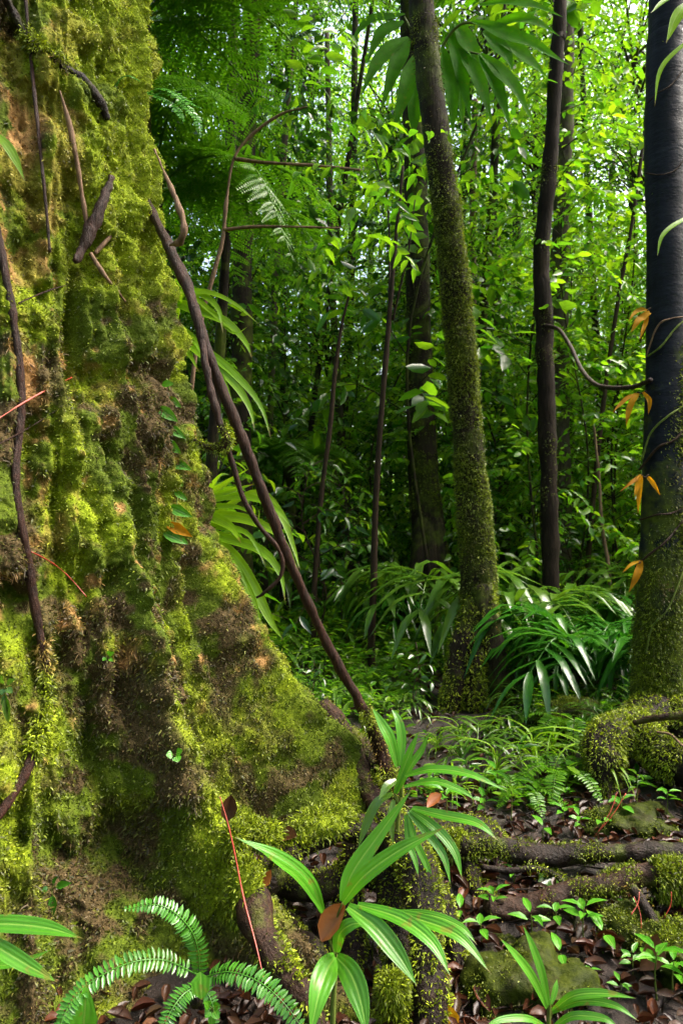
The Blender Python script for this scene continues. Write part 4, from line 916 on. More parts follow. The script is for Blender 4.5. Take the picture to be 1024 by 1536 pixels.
hero(H2, [(D([(615, 1215), (650, 1240), (680, 1275), (694, 1322)], 2.22, -.15), 20), (D([(612, 1218), (640, 1250), (665, 1285), (676, 1330)], 2.22, -.15), 17), (D([(618, 1212), (660, 1222), (715, 1235), (748, 1262)], 2.22, -.15), 20), (D([(612, 1222), (622, 1260), (640, 1300), (648, 1330)], 2.22, -.1), 14), (D([(608, 1222), (612, 1262), (622, 1290), (628, 1318)], 2.22, -.1), 12)], G, D([(602, 1210), (606, 1208), (614, 1214)], 2.3), across=7)
hero(H2, [(D([(588, 1190), (565, 1205), (548, 1240), (536, 1275)], 2.24, -.05), 18), (D([(594, 1170), (580, 1180), (568, 1200)], 2.24, -.05), 16), (D([(590, 1200), (586, 1230), (590, 1270)], 2.24, -.05), 14)], M['palm'], D([(600, 1215), (594, 1200), (588, 1190)], 2.3), across=7)
H3 = thing('palm_seedling', 'small palm seedling in the front corner, two upright and several low leaflets', 'palm seedling', at(822, 1560, 1.75))
part('stem', tube(path(D([(822, 1562), (822, 1530), (824, 1500)], 1.75)), [.007, .006, .004], 14, 7), M['stem'], H3)
hero(H3, [(D([(820, 1512), (800, 1470), (775, 1435), (746, 1404)], 1.74, .02), 18), (D([(822, 1508), (812, 1460), (798, 1420), (783, 1386)], 1.74, .06), 16)], G, D([(822, 1540), (822, 1525), (821, 1510)], 1.75), across=7)
hero(H3, [(D([(828, 1516), (860, 1494), (905, 1490), (955, 1498)], 1.72, -.08), 17), (D([(828, 1518), (870, 1502), (920, 1508), (958, 1532)], 1.72, -.1), 15), (D([(826, 1506), (832, 1485), (835, 1468)], 1.74, .03), 10), (D([(830, 1540), (860, 1524), (905, 1528), (930, 1545)], 1.7, -.06), 15), (D([(818, 1540), (790, 1528), (750, 1530), (722, 1545)], 1.7, -.06), 13)], G, D([(822, 1540), (824, 1528), (828, 1516)], 1.75), across=7)
H4 = thing('palm_seedling', 'broad green blades reaching in at the lower corner by the fern', 'palm seedling', at(-60, 1540, 1.45))
part('stem', tube(path(D([(-60, 1545), (-58, 1480), (-55, 1400)], 1.45)), [.008, .007, .005], 14, 7), M['stem'], H4)
hero(H4, [(D([(-60, 1392), (0, 1386), (70, 1392), (126, 1408)], 1.5, -.05), 32), (D([(-60, 1400), (-10, 1418), (45, 1450), (88, 1474)], 1.48, -.05), 30), (D([(-50, 1440), (0, 1448), (40, 1440), (78, 1424)], 1.5, .02), 14)], G, D([(-58, 1480), (-58, 1440), (-60, 1395)], 1.47), across=9)

# ferns
def fern_frond(root, P, w, mat, npin=34, seed=0, rough_tip=True, pin_w=.42, upv=(0, -.5, .8), name='frond', tooth=False):
    P = np.asarray(P, float); Q = spline(P, 40); T = unit(np.gradient(Q, axis=0))
    up = np.asarray(upv, float); mb = MB()
    tube(P, [.0022, .0018, .001], 24, 5, mb=mb, cap=False)
    Ltot = np.linalg.norm(np.diff(Q, axis=0), axis=1).sum(); st = Ltot * .93 / npin
    for side in (-1, 1):
        t = np.linspace(.06, .985, npin); k = np.minimum((t * 39).astype(int), 38); c = Q[k] * (1 - (t * 39 - k))[:, None] + Q[k + 1] * (t * 39 - k)[:, None]
        S = unit(np.cross(T[k], up)) * side
        d = S + T[k] * .18 + R.normal(0, .08, (npin, 3)) + up * R.normal(0, .07, (npin, 1))
        l = w / 2 * np.interp(t, [0, .12, .5, .8, 1], [.55, .85, 1, .75, .2]) * R.uniform(.84, 1.06, npin)
        nrm = unit(np.cross(S, T[k])) * side * -1 + R.normal(0, .15, (npin, 3)); nrm = np.where((nrm @ up)[:, None] < 0, -nrm, nrm)
        leaves(mb, c, d, nrm, l, np.minimum(st * .95, l * .6), LEAF_FLAT)
    return part(name, mb, mat, root)
F1 = thing('sword_fern', 'sword fern with four toothed fronds arching in front of the buttress foot', 'fern', at(300, 1500, 1.7))
part('rootstock', blob(at(300, 1490, 1.72), (.03, .03, .035), 16, 10, .3, 3, 4), M['root_wet'], F1)
for pts, wpx, d0, dd, npn in [([(300, 1470), (296, 1420), (278, 1384), (240, 1358), (186, 1364)], 38, 1.7, -.05, 34), ([(296, 1462), (245, 1440), (190, 1446), (130, 1478), (98, 1520), (84, 1570)], 40, 1.7, -.2, 40), ([(306, 1466), (345, 1458), (390, 1474), (430, 1510), (470, 1570)], 42, 1.68, -.15, 32), ([(298, 1478), (275, 1492), (255, 1520), (240, 1560)], 38, 1.66, -.12, 20), ([(306, 1480), (318, 1505), (324, 1540)], 26, 1.66, -.05, 12)]:
    fern_frond(F1, path(D(pts, d0, dd)), wpx / 1024 * d0, M['fern_fresh'], npn)
hb = MB(); leaves(hb, [at(300, 1458, 1.6)], [at(302, 1492, 1.58) - at(300, 1458, 1.6)], [(0, -1, .6)], [.056], [.046], LEAF_FLAT); part('young_leaf', hb, M['palm_fresh'], F1)
ol = thing('seedling', 'single oval shiny leaf under the sword fern at the bottom', 'seedling', at(135, 1570, 1.55))
ob = MB(); leaves(ob, [at(126, 1560, 1.55)], [at(126, 1490, 1.55) - at(126, 1560, 1.55)], [(.1, -1, .6)], [.11], [.065], LEAF); part('leaf', ob, M['palm_fresh'], ol)
part('stem', tube(path(D([(135, 1570), (130, 1562), (126, 1555)], 1.55)), .002, 6, 5), M['stem'], ol)
E1 = thing('trunk_fern', 'small fern with frosty fronds sprouting sideways from the high trunk edge', 'fern', on_trunk([(222, 140)])[0])
for pts in ([(222, 140), (240, 133), (262, 140), (280, 152), (302, 163)], [(225, 142), (255, 142), (280, 160), (296, 180), (301, 206)], [(222, 138), (238, 146), (262, 160), (276, 182)]):
    fern_frond(E1, path(D(pts, 2.55, -.1)), 20 / 1024 * 2.5, M['fern_fresh'], 24)
E2 = thing('trunk_fern', 'tiny curled fern frond arching on the upper mossy trunk', 'fern', on_trunk([(205, 120)])[0])
fern_frond(E2, path(D([(210, 122), (195, 114), (180, 118), (172, 135), (174, 156)], surf_d(190, 125) - .06, -.02)), 15 / 1024 * 2.4, M['fern_fresh'], 24)
E3 = thing('trunk_fern', 'narrow yellow-green leaf poking in over the tan bark of trunk', 'plant', on_trunk([(2, 210)])[0])
b3 = MB(); blade(b3, path(D([(-20, 195), (5, 212), (22, 236), (38, 272)], surf_d(10, 230) - .08)), 15 / 1024 * 2.3, (0, -.7, .6), 12, 3); part('blade', b3, M['strap'], E3)
def tiny_plant(label, x, y, lv, d=None, s=.02, mat='palm_fresh', cat='seedling'):
    d = d or surf_d(x, y) - .03
    t = thing('seedling', label, cat, at(x, y, d + .03)); mb = MB(); sb = MB()
    for dx, dy, l in lv:
        a = at(x + dx * .25, y + dy * .25, d); b = at(x + dx, y + dy, d - .015)
        leaves(mb, [a], [b - a], [(R.uniform(-.4, .4), -1, .8)], [np.linalg.norm(b - a) * l], [s * l], LEAF)
        tube(np.array([at(x, y + 6, d + .02), (a + at(x, y, d)) / 2, a + (b - a) * .1]), .0012, 6, 5, mb=sb)
    part('stem', sb, M['stem'], t); part('leaf_whorl', mb, M[mat], t); return t
tiny_plant('three tiny round leaves on the brown buttress ridge', 262, 1132, [(10, -6, 1), (-12, 0, 1), (6, 10, 1)], s=.03)
tiny_plant('small pale leaf tuft on the brown moss halfway down the trunk', 162, 986, [(8, -8, 1), (-8, 4, 1), (2, -12, .8), (8, 6, .8)], s=.018)
tiny_plant('dark little leaves in the shaded trunk hollow behind the winding vine', 8, 1030, [(12, -12, 1), (-8, -16, 1), (10, 8, 1), (-6, 12, 1), (0, 40, 1), (4, 56, 1)], s=.022, mat='palm')
tiny_plant('frosty seedling with four leaves low on the mossy trunk', 78, 1332, [(26, -8, 1), (-20, 4, .8), (2, 40, 1.1), (8, -22, .7), (36, -10, .6)], s=.022, mat='palm_dark')
tiny_plant('sprig of small leaves right below the sword fern', 318, 1512, [(-10, -8, 1), (10, -4, 1), (-10, 14, 1), (10, 16, 1), (0, 30, 1)], d=1.62, s=.02, mat='palm_fresh')

# tree ferns behind the big trunk: feathery fronds
def bip_frond(mb, P, w, npin=24, nl=13, droop=.12, upv=(0, 0, 1)):
    Q = spline(P, 40); T = unit(np.gradient(Q, axis=0)); up = np.asarray(upv, float)
    tube(P, [.012, .008, .002], 20, 5, mb=mb, cap=False)
    for side in (-1, 1):
        for t in np.linspace(.12, .98, npin):
            k = min(int(t * 39), 38); c = Q[k]; S = unit(np.cross(T[k], up)) * side
            l = w / 2 * np.interp(t, [0, .15, .45, .8, 1], [.5, .85, 1, .6, .12])
            d = unit(S + T[k] * .45 + np.array([0, 0, -droop]) + R.normal(0, .06, 3))
            s = np.linspace(.05, 1, nl); cc = c + d * (s * l)[:, None] + np.array([0, 0, -.18]) * (s ** 2 * l)[:, None]
            nr = unit(np.cross(d, T[k])); nr = nr if nr[2] > 0 else -nr
            o = unit(np.cross(nr, d))
            pl = l * .17 * np.interp(s, [0, .3, 1], [.8, 1, .25])
            for q in (-1, 1):
                leaves(mb, cc, o * q + d * .35 + np.zeros((nl, 3)), nr + R.normal(0, .12, (nl, 3)), pl, l / nl * .95, FAR)
    return mb
FF = []
for i in range(2):
    mb = MB(); bip_frond(mb, np.array([[0, 0, 0], [.45, 0, .28], [1.0, 0, .25], [1.55, 0, -.12 - .2 * i]]), .85, 24, 13); FF.append(mb.mesh('frond', M['fern']))
def tree_fern(label, foot, top, r, nfr, s, a0=0, a1=2 * PI, seed=0, tilt=0):
    root = thing('tree_fern', label, 'tree fern', foot)
    part('trunk', tube(np.array([np.asarray(foot) - [0, 0, .1], (np.asarray(foot) + top) / 2 + [.03, 0, 0], top]), [r * 1.3, r, r * 1.1], 40, 12, .03, 10, seed), M['bark'], root)
    for i in range(nfr):
        o = linked('frond', FF[i % 2], root, np.asarray(top) - ORIGIN[root.name], a0 + (a1 - a0) * (i + .3 * R.random()) / nfr, (s * R.uniform(.85, 1.1),) * 3)
        o.rotation_euler[1] = R.uniform(-.25, .25) + tilt
    return root
def foot_of(px, d): x = (px - 512) / 1024 * d; return np.array([x, d, g1(x, d)])
tree_fern('tree fern with feathery fronds spreading from behind the top of mossy trunk', foot_of(195, 4.3), at(205, 30, 4.3), .07, 14, 1.0, seed=1)
tree_fern('tree fern whose drooping silvery fronds hang behind the middle of mossy trunk', foot_of(215, 4.9), at(225, 290, 4.9), .07, 13, 1.0, .3, .3 + 2 * PI, seed=2, tilt=.15)
tree_fern('small distant tree fern with its crown between stick liana and thin saplings', foot_of(430, 8.5), at(435, 700, 8.5), .06, 12, .75, seed=3, tilt=.1)

# withered yellow leaves hanging beside the black trunk
def withered(label, at_, lvs):
    t = thing('withered_frond', label, 'dead leaf', path([at_])[0])
    part('stalk', tube(path([at_, (at_[0] - 5, at_[1] + 4, at_[2]), (lvs[0][0][0][0], lvs[0][0][0][1], at_[2])]), .005, 8, 5), M['twig'], t)
    for pts, wpx in lvs:
        P = path(D(pts, at_[2], -.05)); mb = MB(); blade(mb, P + R.normal(0, .004, P.shape), wpx * .55 / 1024 * at_[2], (-.5, -1, .1), 12, 3, .5, wave=.5); part('leaflet', mb, M['yellow'], t)
withered('withered yellow leaf cluster hanging right under the sagging liana', (968, 586, 3.95), [([(955, 588), (935, 600), (918, 618)], 12), ([(955, 590), (945, 612), (936, 640)], 17), ([(962, 590), (972, 600), (974, 622)], 12)])
withered('brown and yellow withered leaf halfway up the black trunk', (972, 712, 3.85), [([(960, 712), (948, 722), (930, 738)], 10), ([(962, 712), (958, 735), (956, 770)], 15), ([(970, 715), (980, 725), (988, 740)], 12), ([(958, 712), (954, 725), (950, 745)], 12)])
withered('orange yellow withered leaf low beside the mossy foot of black trunk', (962, 842, 3.9), [([(958, 842), (945, 848), (932, 860)], 9), ([(960, 842), (955, 860), (942, 890)], 20)])
withered('orange dead leaf high beside the black trunk above the sagging liana', (975, 462, 3.95), [([(972, 468), (958, 478), (944, 500)], 20), ([(974, 472), (966, 490), (958, 512)], 12), ([(972, 466), (955, 468), (942, 482)], 12)])
# strap leaves falling in front of the black trunk from above the frame
S9 = thing('strap_plant', 'pale strap leaves dangling in front of the top of black trunk', 'plant', at(1050, 60, 3.7))
part('stem', tube(path(D([(1062, 420), (1056, 200), (1050, 60)], 3.75)), .012, 14, 6), M['stem'], S9)
for pts, wpx in [([(1050, 50), (1010, 80), (988, 110), (981, 160)], 9), ([(1050, 320), (1015, 335), (992, 355), (985, 385)], 9), ([(1050, 0), (1020, 20), (998, 65)], 24), ([(1050, -20), (1000, 0), (975, 20)], 14)]:
    mb = MB(); blade(mb, path(D(pts, 3.7, -.1)), wpx / 1024 * 3.7, (-.2, -.7, .6), 14, 3, prof=[.6, 1, 1, .8, .4, 0]); part('blade', mb, M['strap'], S9)
# ================================================================== plants of the undergrowth: one of each kind, then copies
def ground_pt(px, py):
    d = 3.0
    for _ in range(12):
        d = (ZC - g1((px - 512) / 1024 * d, d)) / max((py - 768) / 1024, .02)
    x = (px - 512) / 1024 * d
    return np.array([x, d, g1(x, d)])

def palm_master(nf, fl, nl, ll, lw, mat, name='understory_palm', rise=.7, droop=.5, stem_h=.1, split=False):
    root = thing(name, None, 'palm')
    part('stem', tube(np.array([[0, 0, -.05], [.01, 0, stem_h / 2], [0, 0, stem_h + .03]]), [.022, .018, .02], 10, 8), M['stem'], root)
    fm = []
    for v in range(3):
        mb = MB(); r_ = rise * R.uniform(.7, 1.3)
        P = np.array([[0, 0, 0], [fl * .3, 0, fl * .42 * r_], [fl * .65, 0, fl * .5 * r_], [fl, 0, fl * (.5 * r_ - droop * .45)]])
        Q = spline(P, 40); T = unit(np.gradient(Q, axis=0)); tube(P, [.009, .006, .003], 14, 5, mb=mb, cap=False)
        for t in np.linspace(.28, 1, nl):
            for sd in (-1, 1):
                k = int(t * 39); S = np.array([0, sd, 0.])
                L = ll * np.interp(t, [.28, .5, .8, 1], [.75, 1, .9, .7]) * R.uniform(.85, 1.1)
                d = unit(T[k] * (.55 + 1.2 * max(0, t - .85) / .15) + S * .8 + R.normal(0, .1, 3))
                e = Q[k] + d * L + np.array([0, 0, -L * R.uniform(.1, .42)])
                blade(mb, np.array([Q[k], Q[k] + d * L * .5 + [0, 0, .03 * L], e]), lw * R.uniform(.8, 1.15), (0, 0, 1), 7, 3, .3)
        fm.append(mb.mesh('frond', M[mat]))
    for i in range(nf):
        linked('frond', fm[i % 3], root, (0, 0, stem_h), i * 2.4 + R.uniform(-.3, .3), (R.uniform(.75, 1.1),) * 3)
    return root
def strap_master(nb, L, W, mat):
    root = thing('strap_plant', None, 'plant'); fm = []
    for v in range(4):
        mb = MB(); l = L * R.uniform(.8, 1.15); a = R.uniform(.35, 1.0)
        blade(mb, np.array([[0, 0, 0], [l * .25 * (1.3 - a), 0, l * .4 * a], [l * .6, 0, l * .45 * a], [l * .9, 0, l * (.45 * a - .35)]]), W, (0, 0, 1), 12, 3, .4, prof=[.5, .8, 1, .95, .8, .5, .25, 0])
        fm.append(mb.mesh('blade', M[mat]))
    for i in range(nb): linked('blade', fm[i % 4], root, (0, 0, .02), i * 2.4 + R.uniform(-.4, .4), (R.uniform(.7, 1.15),) * 3)
    return root
def shrub_master(h, nb, L, W, step, spread, mat, name='broadleaf_shrub', cat='shrub', wood='twig', tmpl=LEAF, lo=.25, droop=.3):
    root = thing(name, None, cat); st, fo = MB(), MB()
    b = R.normal(0, (.06 if h < 3 else .035) * h, (3, 2)); P = np.array([[0, 0, -.05], [b[0, 0], b[0, 1], h * .35], [b[1, 0], b[1, 1], h * .7], [b[2, 0], b[2, 1], h]])
    tube(P, [.006 + .0016 * h, .004 + .0011 * h, .003], 24, 6, mb=st); Q = spline(P, 50)
    for i in range(nb):
        t = lo + (1 - lo) * (i + R.random()) / nb; q = Q[int(min(t, .999) * 49)]
        a = i * 2.4 + R.normal(0, .3); ln = spread * (1.15 - .7 * t) * R.uniform(.6, 1.2)
        d = np.array([math.cos(a), math.sin(a), 0])
        B = np.array([q, q + d * ln * .5 + [0, 0, ln * .25], q + d * ln + [0, 0, ln * R.uniform(-.15, .3)]])
        tube(B, [.006, .004, .002], 8, 4, mb=st, cap=False)
        twig_leaves(fo, B, L, W, step, tmpl, droop, .2)
        if h > 3:
            for q_ in range(2):
                s_ = B[1] + (B[2] - B[1]) * R.random(); e_ = s_ + (B[2] - B[0]) * .4 + R.normal(0, .22, 3)
                twig_leaves(fo, np.array([s_, (s_ + e_) / 2, e_]), L, W, step, tmpl, droop, .1)
    part('stem', st, M[wood], root); part('foliage', fo, M[mat], root); return root
def seedling_master(n, h, L, W, mat):
    root = thing('seedling', None, 'seedling'); st, fo = MB(), MB()
    tube(np.array([[0, 0, -.02], [.004, .003, h * .5], [0, 0, h]]), [.003, .002, .0015], 8, 5, mb=st)
    for i in range(n):
        a = i * PI + (i // 2) * 1.4 + R.normal(0, .25); z = h * (.55 + .45 * (i // 2 + 1) / (n / 2)) if n > 2 else h
        d = np.array([math.cos(a), math.sin(a), R.uniform(.1, .5)])
        leaves(fo, [np.array([0, 0, min(z, h)]) + d * .008], [d], [(R.normal(0, .2), R.normal(0, .2), 1)], [L * R.uniform(.7, 1.15)], [W * R.uniform(.8, 1.1)], LEAF)
    part('stem', st, M['stem'], root); part('leaf_whorl', fo, M[mat], root); return root
def gfern_master(nf, L, mat):
    root = thing('ground_fern', None, 'fern'); fm = []
    for v in range(2):
        tmp = thing('tmp', None, None); P = np.array([[0, 0, 0], [L * .35, 0, L * .35], [L * .7, 0, L * .3], [L, 0, L * .02]])
        o = fern_frond(tmp, P, L * .42, M[mat], 22, upv=(0, 0, 1)); fm.append(o.data); bpy.data.objects.remove(o); bpy.data.objects.remove(tmp)
    for i in range(nf): linked('frond', fm[i % 2], root, (0, 0, .02), i * 2 * PI / nf + R.uniform(-.2, .2), (R.uniform(.75, 1.1),) * 3)
    return root
def sap_master(h, nb, L, mat, lo, step=.065): return shrub_master(h, nb, L, L * .45, step, 1.15, mat, 'leafy_sapling', 'sapling', 'bark', LEAF_FLAT, lo, .4)

KIND = {
 'palm_dark': [palm_master(8, .75, 9, .5, .052, 'palm_dark', stem_h=.15, rise=.95), palm_master(8, .6, 8, .42, .045, 'palm_dark', stem_h=.3, rise=.95)],
 'palm_green': [palm_master(7, .85, 6, .55, .075, 'palm', stem_h=.5), palm_master(6, .45, 5, .32, .04, 'palm')],
 'strap': [strap_master(22, .75, .035, 'palm'), strap_master(18, .5, .022, 'strap')],
 'shrub': [shrub_master(1.1, 13, .13, .055, .05, .5, 'leaf'), shrub_master(1.7, 18, .15, .06, .06, .6, 'leaf_dark'), shrub_master(2.3, 22, .14, .055, .06, .75, 'leaf_bright'), shrub_master(.7, 9, .11, .05, .045, .35, 'leaf_dark'), shrub_master(1.5, 11, .2, .08, .10, .6, 'leaf')],
 'seed': [seedling_master(4, .07, .055, .024, 'palm_fresh'), seedling_master(6, .11, .06, .026, 'palm_fresh'), seedling_master(2, .05, .06, .03, 'palm_fresh'), seedling_master(8, .16, .07, .026, 'leaf')],
 'fern': [gfern_master(9, .5, 'fern'), gfern_master(7, .35, 'fern')],
 'sap': [sap_master(4.5, 26, .17, 'leaf', .12), sap_master(6.5, 44, .11, 'leaf_bright', .12, .045), sap_master(8.5, 40, .21, 'leaf', .2, .10), sap_master(5.5, 40, .10, 'leaf_bright', .08, .042), sap_master(7.5, 44, .16, 'leaf_dark', .2, .07)],
}
USED = set(); POP = []
def put(kind, v, loc, s=1, rz=None, phrase=None, label=None, group=None):
    m = KIND[kind][v]; rz = R.uniform(0, 6.28) if rz is None else rz
    if m.name not in USED:
        USED.add(m.name); o = m; o.location = [float(x) for x in loc]; o.rotation_euler = (0, 0, rz); o.scale = (s, s, s)
        KIDS[o.name] = list(o.children)
    else: o = copy_tree(m, loc, rz, s)
    for key in ('label', 'group'):
        if key in o: del o[key]
    if label: o['label'] = label
    if group: o['group'] = group
    px = 512 + 1024 * loc[0] / max(loc[1], .1)
    if not label: POP.append((o, kind, phrase or kind, px, loc[1]))
    return o
def foot(px, d): x = (px - 512) / 1024 * d; return np.array([x, d, g1(x, d) - .01])

GP = 'dark glossy palms at the foot of the leaning mossy tree'
put('palm_dark', 0, foot(890, 4.9), 1.0, 3.0, label='glossy dark palm, biggest of those right beside the leaning mossy trunk foot', group=GP)
put('palm_dark', 1, foot(850, 5.15), .85, 4.2, label='dark palm with drooping shiny leaflets nearest the leaning mossy trunk foot', group=GP)
put('palm_dark', 0, foot(930, 5.6), 1.0, 1.0, label='dark palm just left of the black trunk, farther back than its neighbours', group=GP)
put('palm_dark', 1, foot(880, 6.2), 1.2, 2.0, label='shiny palm rising behind the biggest dark palm', group=GP)
put('palm_dark', 0, foot(900, 5.2), .85, 5.0, label='shiny dark palm squeezed between the biggest palm and black trunk', group=GP)
put('palm_green', 0, foot(800, 5.8), 1.0, .4, label='palm with long green fronds fanned up in front of the slim trunk', group='green understory palms')
put('palm_green', 0, foot(655, 6.3), 1.15, 2.8, label='palm spreading broad leaves in front of the straight dark trunk foot', group='green understory palms')
put('palm_green', 1, foot(480, 4.9), .95, 2.0, label='low pale palm beside the leaning liana with one yellowing tip', group='green understory palms')
put('palm_green', 1, foot(440, 6.0), 1.2, 1.0, label='palm behind the leaning liana, above the low pale palm', group='green understory palms')
put('palm_green', 1, foot(545, 7.0), 1.2, 4.0, label='palm standing between thin dark sapling and leaning liana', group='green understory palms')
put('palm_dark', 1, foot(620, 7.2), 1.0, 1.0, label='dim palm with feathery leaves at the straight dark trunk foot', group=GP)
put('palm_green', 1, ground_pt(790, 1075), .7, 1.6, label='short palm with strap leaflets in front of the leaning trunk foot', group='green understory palms')
put('palm_green', 1, ground_pt(790, 1100), .62, 3.6, label='small palm on the litter before the biggest dark palm', group='green understory palms')
put('palm_dark', 1, foot(800, 5.9), .8, 1.2, label='smallest glossy palm, tucked behind the leaning mossy trunk foot', group=GP)
put('strap', 0, foot(668, 6.0), .9, 1.2, label='strap plant between the leaning mossy trunk and the straight dark trunk', group='strap plants on the forest floor')
put('strap', 1, ground_pt(890, 1165), .85, 1.6, label='pale grassy strap plant growing against the mossy root arch', group='strap plants on the forest floor')
put('strap', 1, ground_pt(690, 1120), .6, 1.6, label='small strap plant on the litter in front of leaning trunk', group='strap plants on the forest floor')
put('strap', 0, foot(415, 4.4), .8, 1.0, label='strap plant low behind the buttress and leaning liana', group='strap plants on the forest floor')
put('strap', 0, foot(975, 6.4), 1.0, 1.0, label='strap plant beyond the foot of the black trunk', group='strap plants on the forest floor')
put('fern', 0, ground_pt(560, 1035), .8, 1.0, label='ground fern in the shade behind the second palm seedling', group='ground ferns')
put('fern', 1, ground_pt(850, 1105), .9, 1.0, label='drooping ground fern beside the low mossy stone', group='ground ferns')
put('fern', 1, ground_pt(520, 1060), .9, 1.0, label='ground fern tucked beside the leaning liana foot', group='ground ferns')
put('fern', 0, foot(690, 7.0), 1.0, 1.0, label='ground fern behind the leaning mossy trunk foot', group='ground ferns')
put('shrub', 3, ground_pt(625, 1075), .7, 1.0, label='low bright bush with yellow-green top leaf before the leaning trunk', group='broadleaf bushes')
put('shrub', 3, ground_pt(470, 1080), .55, 1.0, label='low bush of soft leaves between liana foot and buttress edge', group='broadleaf bushes')
# seedlings in the wet litter, each where it stands
SEEDS = [(740, 1380, 1, 'front wall of dark soil, just behind the split-leaf corner palm'), (832, 1398, 0, ''), (796, 1415, 0, ''), (875, 1415, 1, ''), (905, 1430, 2, ''), (948, 1470, 1, ''), (985, 1500, 1, ''), (930, 1500, 0, ''), (1010, 1500, 1, ''), (965, 1350, 2, ''), (868, 1256, 1, ''), (845, 1240, 0, ''), (955, 1215, 3, ''), (905, 1255, 2, ''), (725, 1235, 1, ''), (765, 1240, 3, ''), (805, 1225, 1, ''), (700, 1200, 3, ''), (745, 1195, 1, ''), (850, 1200, 0, ''), (780, 1180, 3, ''), (820, 1160, 3, ''), (690, 1160, 3, ''), (735, 1150, 3, ''), (650, 1180, 1, ''), (640, 1140, 3, ''), (770, 1130, 3, ''), (860, 1140, 3, ''), (1000, 1225, 1, ''), (720, 1420, 0, ''), (690, 1385, 2, ''), (770, 1325, 0, ''), (880, 1480, 0, ''), (840, 1455, 2, ''), (950, 1395, 0, ''), (1000, 1420, 2, ''), (525, 1480, 0, ''), (560, 1440, 2, ''), (735, 1270, 0, ''), (815, 1260, 2, ''), (668, 1235, 1, ''), (930, 1235, 0, '')]
for x, y, v, _ in SEEDS: put('seed', v, ground_pt(x, y), R.uniform(.6, 1.5), phrase='seed')

# grassy tufts and small palms crowding the floor between the trunks
for i, p in enumerate([ground_pt(x, y) for x, y in [(655, 1130), (715, 1140), (800, 1145), (840, 1180), (745, 1165), (595, 1075), (560, 1065), (610, 1050), (870, 1120), (905, 1095), (680, 1200), (785, 1205), (830, 1135), (540, 1040), (515, 1020), (580, 1010), (620, 1000), (925, 1060), (860, 1060)]]):
    k = ['strap', 'palm_green', 'strap', 'fern'][i % 4]; put(k, 1, p, {'strap': .55, 'palm_green': .6, 'fern': .7}[k] * R.uniform(.8, 1.25), phrase={'strap': 'strap', 'palm_green': 'palm', 'fern': 'fern'}[k])
# random population further back
PTS = []
def spread(n, pxr, dr, mind, ok=lambda px, d: True):
    out = []; tries = 0
    while len(out) < n and tries < n * 60:
        tries += 1
        d = math.sqrt(R.uniform(dr[0] ** 2, dr[1] ** 2)); px = R.uniform(*pxr); p = ((px - 512) / 1024 * d, d)
        if not ok(px, d): continue
        if all((p[0] - q[0]) ** 2 + (p[1] - q[1]) ** 2 > mind ** 2 for q in out): out.append(p)
    return [np.array([x, y, g1(x, y) - .02]) for x, y in out]
clear = lambda px, d: not (d < 6.2 and 430 < px < 960) and not (d < 7.2 and 560 < px < 760)
for i, p in enumerate(spread(125, (180, 1420), (4.6, 16), .5, clear)):
    v = R.integers(0, 5); put('shrub', v, p, R.uniform(.75, 1.25), phrase='shrub')
for i, p in enumerate(spread(15, (180, 1130), (6.0, 13), .9, lambda px, d: clear(px, d))): put('palm_green', i % 2, p, R.uniform(.8, 1.3), phrase='palm')
for i, p in enumerate(spread(10, (200, 1130), (5.5, 11), .9, clear)): put('strap', 0, p, R.uniform(.8, 1.3), phrase='strap')
for i, p in enumerate(spread(12, (200, 1100), (5.0, 11), .8, lambda px, d: d > 6 or px < 430)): put('fern', i % 2, p, R.uniform(.8, 1.4), phrase='fern')
okS = lambda px, d: not (d < 7.5 and 560 < px < 900) and not (d < 6 and px > 380) and not (d < 8 and px > 880) and not (430 < px < 590 and d < 10) and not (px < 440 and d < 7)
for i, p in enumerate(spread(130, (120, 1400), (5.0, 16), .6, okS)): px_ = 512 + 1024 * p[0] / p[1]; put('sap', ([0, 1, 3, 1, 3] if px_ > 740 or (430 < px_ < 610) else [0, 1, 2, 3, 4])[i % 5], p, R.uniform(.8, 1.2), phrase='sap')
# low plants as a carpet nobody could count
def carpet():
    mb = MB(); rg = R
    n = 11500
    d = np.sqrt(rg.uniform(3.3 ** 2, 15 ** 2, n)); px = rg.uniform(120, 1600, n); x = (px - 512) / 1024 * d
    keep = ~((d < 3.9) & (px < 620)); nz = fbm(np.stack([x, d, 0 * x], -1) * 1.3, 3, 77); keep &= (nz > -.4) | (d > 7)
    keep &= ~((d > 3.7) & (d < 5.5) & (px > 610) & (px < 790))
    d, x = d[keep], x[keep]; z = gz(x, d)
    for i in range(len(d)):
        k = rg.integers(4, 10); h = rg.uniform(.05, .26) * (1.6 if d[i] > 5 else 1) * (.55 if d[i] < 4.2 else 1)
        a = rg.uniform(0, 6.28, k); hh = h * rg.uniform(.4, 1, k)
        c = np.stack([x[i] + np.cos(a) * .02, d[i] + np.sin(a) * .02, z[i] + hh], -1)
        L = rg.uniform(.05, .11) * (1.3 if d[i] > 6 else .8)
        leaves(mb, c, np.stack([np.cos(a), np.sin(a), rg.uniform(-.2, .6, k)], -1), np.array([0, 0, 1.]) + rg.normal(0, .25, (k, 3)), L * rg.uniform(.7, 1.2, k), L * rg.uniform(.35, .5), LEAF_FLAT if d[i] < 7 else FAR)
    o = bpy.data.objects.new('ground_cover', mb.mesh('ground_cover', M['leaf_bright'])); COL.objects.link(o)
    tag(o, 'carpet of small glossy green plants over the forest floor', 'undergrowth', kind='stuff')
carpet()
